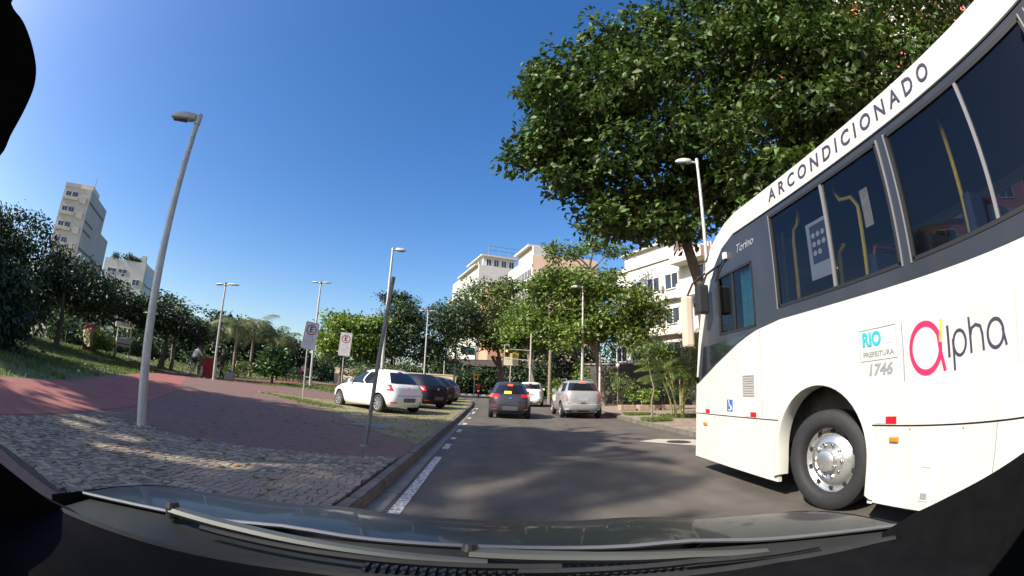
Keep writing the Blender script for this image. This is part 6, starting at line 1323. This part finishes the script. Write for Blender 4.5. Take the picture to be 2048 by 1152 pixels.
for s in (-1, 1):
    n = len(dp); dp += [(s*.08, .26, .34), (s*.08, .25, .18), (s*.08, .27, .03)]; de += [(2, n), (n, n+1), (n+1, n+2)]; dr += [.045, .025, .025]
    n = len(dp); dp += [(s*.08, -.14, .32), (s*.08, -.22, .20), (s*.08, -.18, .03)]; de += [(6, n), (n, n+1), (n+1, n+2)]; dr += [.05, .028, .025]
    n = len(dp); dp += [(s*.05, .46, .66)]; de += [(4, n)]; dr += [.02]
dm = skin_mesh('body', dp, de, dr); dm.materials.append(mat('brown fur', (.20, .12, .06), .9)); place(bpy.data.objects.new('body', dm), t)
for (x, y, l) in ((-12.9, 44.2, 'seated person in black on the park bench'),):
    sit = dict(pel=(0, 0, .55), sp=(0, -.04, .74), ch=(0, -.02, .94), nk=(0, .02, 1.07), hl=(0, .05, 1.14), hm=(0, .06, 1.22), ht=(0, .05, 1.29))
    for s, c in ((-1, 'l'), (1, 'r')): sit.update({'sh'+c: (s*.17, -.02, 1.0), 'el'+c: (s*.23, .06, .76), 'wr'+c: (s*.16, .26, .68), 'ha'+c: (s*.12, .34, .66), 'hp'+c: (s*.09, .04, .54), 'kn'+c: (s*.11, .42, .52), 'an'+c: (s*.11, .40, .10), 'to'+c: (s*.12, .54, .04)})
    person(l, (x, y-.05, TZ(x)), R(180), sit, S_dark, S_bl, hem=.6)
# motorcycle and rider
mx, my = -1.62, 47.5
t = thing('motorcycle', 'dark motorcycle with red tail far ahead in the lane', 'motorcycle', (mx, my, 0))
for y in (-.62, .66):
    mb = MB(); mb.lathe([(.17, -.05), (.24, -.06), (.29, -.05), (.305, 0), (.29, .05), (.24, .06), (.17, .05)], 22, 'x', (0, y, .305), close=True); w_ = mb.build('wheel', M_black, t, smooth=True)
    mb = MB(); mb.lathe([(0, -.03), (.17, -.03), (.17, .03), (0, .03)], 18, 'x', (0, y, .305)); mb.build('rim', M_rim, w_)
mb = MB(); mb.bevbox((-.15, -.25, .40), (.15, .35, .72), .06); mb.tube([(0, .35, .7), (0, .66, .31)], .04, 8); mb.tube([(0, -.2, .5), (0, -.62, .31)], .04, 8); mb.build('engine_body', S_dark, t)
mb = MB(); mb.bevbox((-.16, .0, .70), (.16, .42, .98), .07); mb.build('tank', mat('dark red tank', (.25, .02, .03), .3, coat=.5), t); mb = MB(); mb.bevbox((-.14, -.70, .76), (.14, .02, .86), .04); mb.build('seat', M_black, t)
mb = MB(); mb.bevbox((-.09, -.80, .70), (.09, -.70, .80), .02); mb.build('tail_light', M_redlit, t); mb = MB(); mb.tube([(-.36, .30, 1.06), (0, .42, 1.04), (.36, .30, 1.06)], .018, 8); mb.build('handlebar', M_dkgalv, t)
rd = dict(ride); rd.update(pel=(0, -.2, .92), sp=(0, -.18, 1.10), ch=(0, -.10, 1.30), nk=(0, -.06, 1.43), hl=(0, -.04, 1.5), hm=(0, -.03, 1.58), ht=(0, -.04, 1.66), hpl=(-.1, -.18, .88), hpr=(.1, -.18, .88), knl=(-.22, .18, .74), knr=(.22, .18, .74), anl=(-.2, -.02, .34), anr=(.2, -.02, .34), tol=(-.21, .14, .30), tor=(.21, .14, .30), shl=(-.18, -.10, 1.36), shr=(.18, -.10, 1.36), ell=(-.32, .04, 1.14), elr=(.32, .04, 1.14), wrl=(-.34, .26, 1.08), wrr=(.34, .26, 1.08), hal=(-.34, .33, 1.08), har=(.34, .33, 1.08))
person('motorcycle rider in a red jacket far ahead', (mx, my, 0), 0, rd, S_red, S_bl, sleeves=1, hem=.6)

# ------------------------------------------------------------------ things on the lawn
t = thing('red_box', 'tall red box between the cyclist and the double lamp', 'box', (-17.25, 24.55, TZ(-17.25)), R(20)); mb = MB(); mb.bevbox((-.33, -.25, 0), (.33, .25, 1.12), .02); mb.build('body', mat('red lacquer', (.52, .03, .02), .45), t); mb = MB(); mb.bevbox((-.36, -.28, 1.12), (.36, .28, 1.17), .015); mb.build('lid', mat('red lacquer lid', (.42, .03, .02), .45), t); mb = MB(); mb.box((-.25, -.257, .15), (.25, -.25, 1.0)); mb.build('door', mat('red door panel', (.46, .03, .02), .5), t)
t = thing('bollard', 'squat pale concrete bollard behind the dark clothed pedestrian', 'bollard', (-16.15, 25.3, TZ(-16.15))); mb = MB(); mb.bevbox((-.24, -.2, 0), (.24, .2, .42), .03); mb.build('block', M_bbeige, t); mb = MB(); mb.lathe([(.12, .41), (.12, .50), (.07, .56), (0, .57)], 12, 'z'); mb.build('cap', M_dkgalv, t)
t = thing('lawn_bench', 'low white topped bench at the left of the lawn', 'bench', (-21.0, 12.6, TZ(-21)), R(-35)); mb = MB(); mb.box((-.6, -.16, .36), (.6, .16, .42)); mb.build('seat', M_signw, t)
for x in (-.45, .45): mb = MB(); mb.box((x-.06, -.14, 0), (x+.06, .14, .36)); mb.build('leg', M_bgrey, t)
# beached boat and a white roofed kiosk cart under the dark trees
t = thing('boat', 'small beige hulled boat with a red top on the bank under dark trees', 'boat', (-24.2, 20.6, TZ(-24.2)+.15), R(-42))
def hullP(u, v):
    f = u*2-1; wd = .62*(1-abs(f)**2.6)*(.35+.65*v**.6); z = .95*v+.22*(abs(f)**2.5)*v+.1*abs(f)**3*(1-v); return (f*1.5, wd, z)
mb = MB(); mb.grid(lambda u, v: hullP(u, v), 18, 6); mb.grid(lambda u, v: (hullP(u, v)[0], -hullP(u, v)[1], hullP(u, v)[2]), 18, 6); mb.build('hull', mat('boat beige', (.45, .40, .27), .6, var=.15, scale=3), t, smooth=True)
mb = MB(); mb.grid(lambda u, v: ((u*2-1)*1.5, (v*2-1)*.60*(1-abs(u*2-1)**2.6), .95+.22*abs(u*2-1)**2.5-.03), 18, 4); mb.build('deck', M_signw, t)
mb = MB(); mb.bevbox((-.2, -.4, .93), (1.0, .4, 1.35), .08); mb.build('cabin', mat('boat red', (.50, .03, .05), .5), t); mb = MB(); mb.box((.2, -.405, 1.05), (.55, .405, 1.25)); mb.build('cabin_panel', M_signw, t)
for x in (-.8, .9):
    mb = MB(); mb.box((x-.08, -.5, -.16), (x+.08, .5, .18)); mb.build('cradle', M_bark, t)
t = thing('kiosk_cart', 'white roofed cart with a white rail beside the boat', 'cart', (-22.6, 22.2, TZ(-22.6)), R(-42))
for x in (-.75, .75):
    for y in (-.45, .45): mb = MB(); mb.tube([(x, y, 0), (x, y, 2.0)], .03, 8); mb.build('post', M_signw, t)
mb = MB(); mb.prism([(-.95, 1.92), (.95, 1.92), (.85, 2.16), (-.85, 2.16)], 'y', -.65, .65); mb.build('roof', M_signw, t); mb = MB(); mb.bevbox((-.8, -.5, .75), (.8, .5, 1.25), .05); mb.build('counter', M_signw, t); mb = MB(); mb.box((-.82, -.52, .85), (.82, .52, .92)); mb.build('stripe', S_red, t)
for x in (-.5, .5): mb = MB(); mb.lathe([(0, -.04), (.30, -.04), (.32, 0), (.30, .04), (0, .04)], 16, 'y', (x, -.5, .32)); mb.build('wheel', M_black, t)
# low post and rail fence along the lawn's back
for k in range(9):
    x, y = -27.5+k*1.25, 18.6+k*1.28
    t = thing('fence_post', 'thin metal fence post behind the lawn, %s from the left' % ('first', 'second', 'third', 'fourth', 'fifth', 'sixth', 'seventh', 'eighth', 'ninth')[k], 'post', (x, y, TZ(x)), 0, 'thin fence posts behind the lawn'); mb = MB(); mb.tube([(0, 0, 0), (0, 0, .75)], .025, 6); mb.build('tube', M_dkgalv, t); mb = MB(); mb.lathe([(.035, .74), (.035, .78), (0, .79)], 8, 'z'); mb.build('cap', M_dkgalv, t)
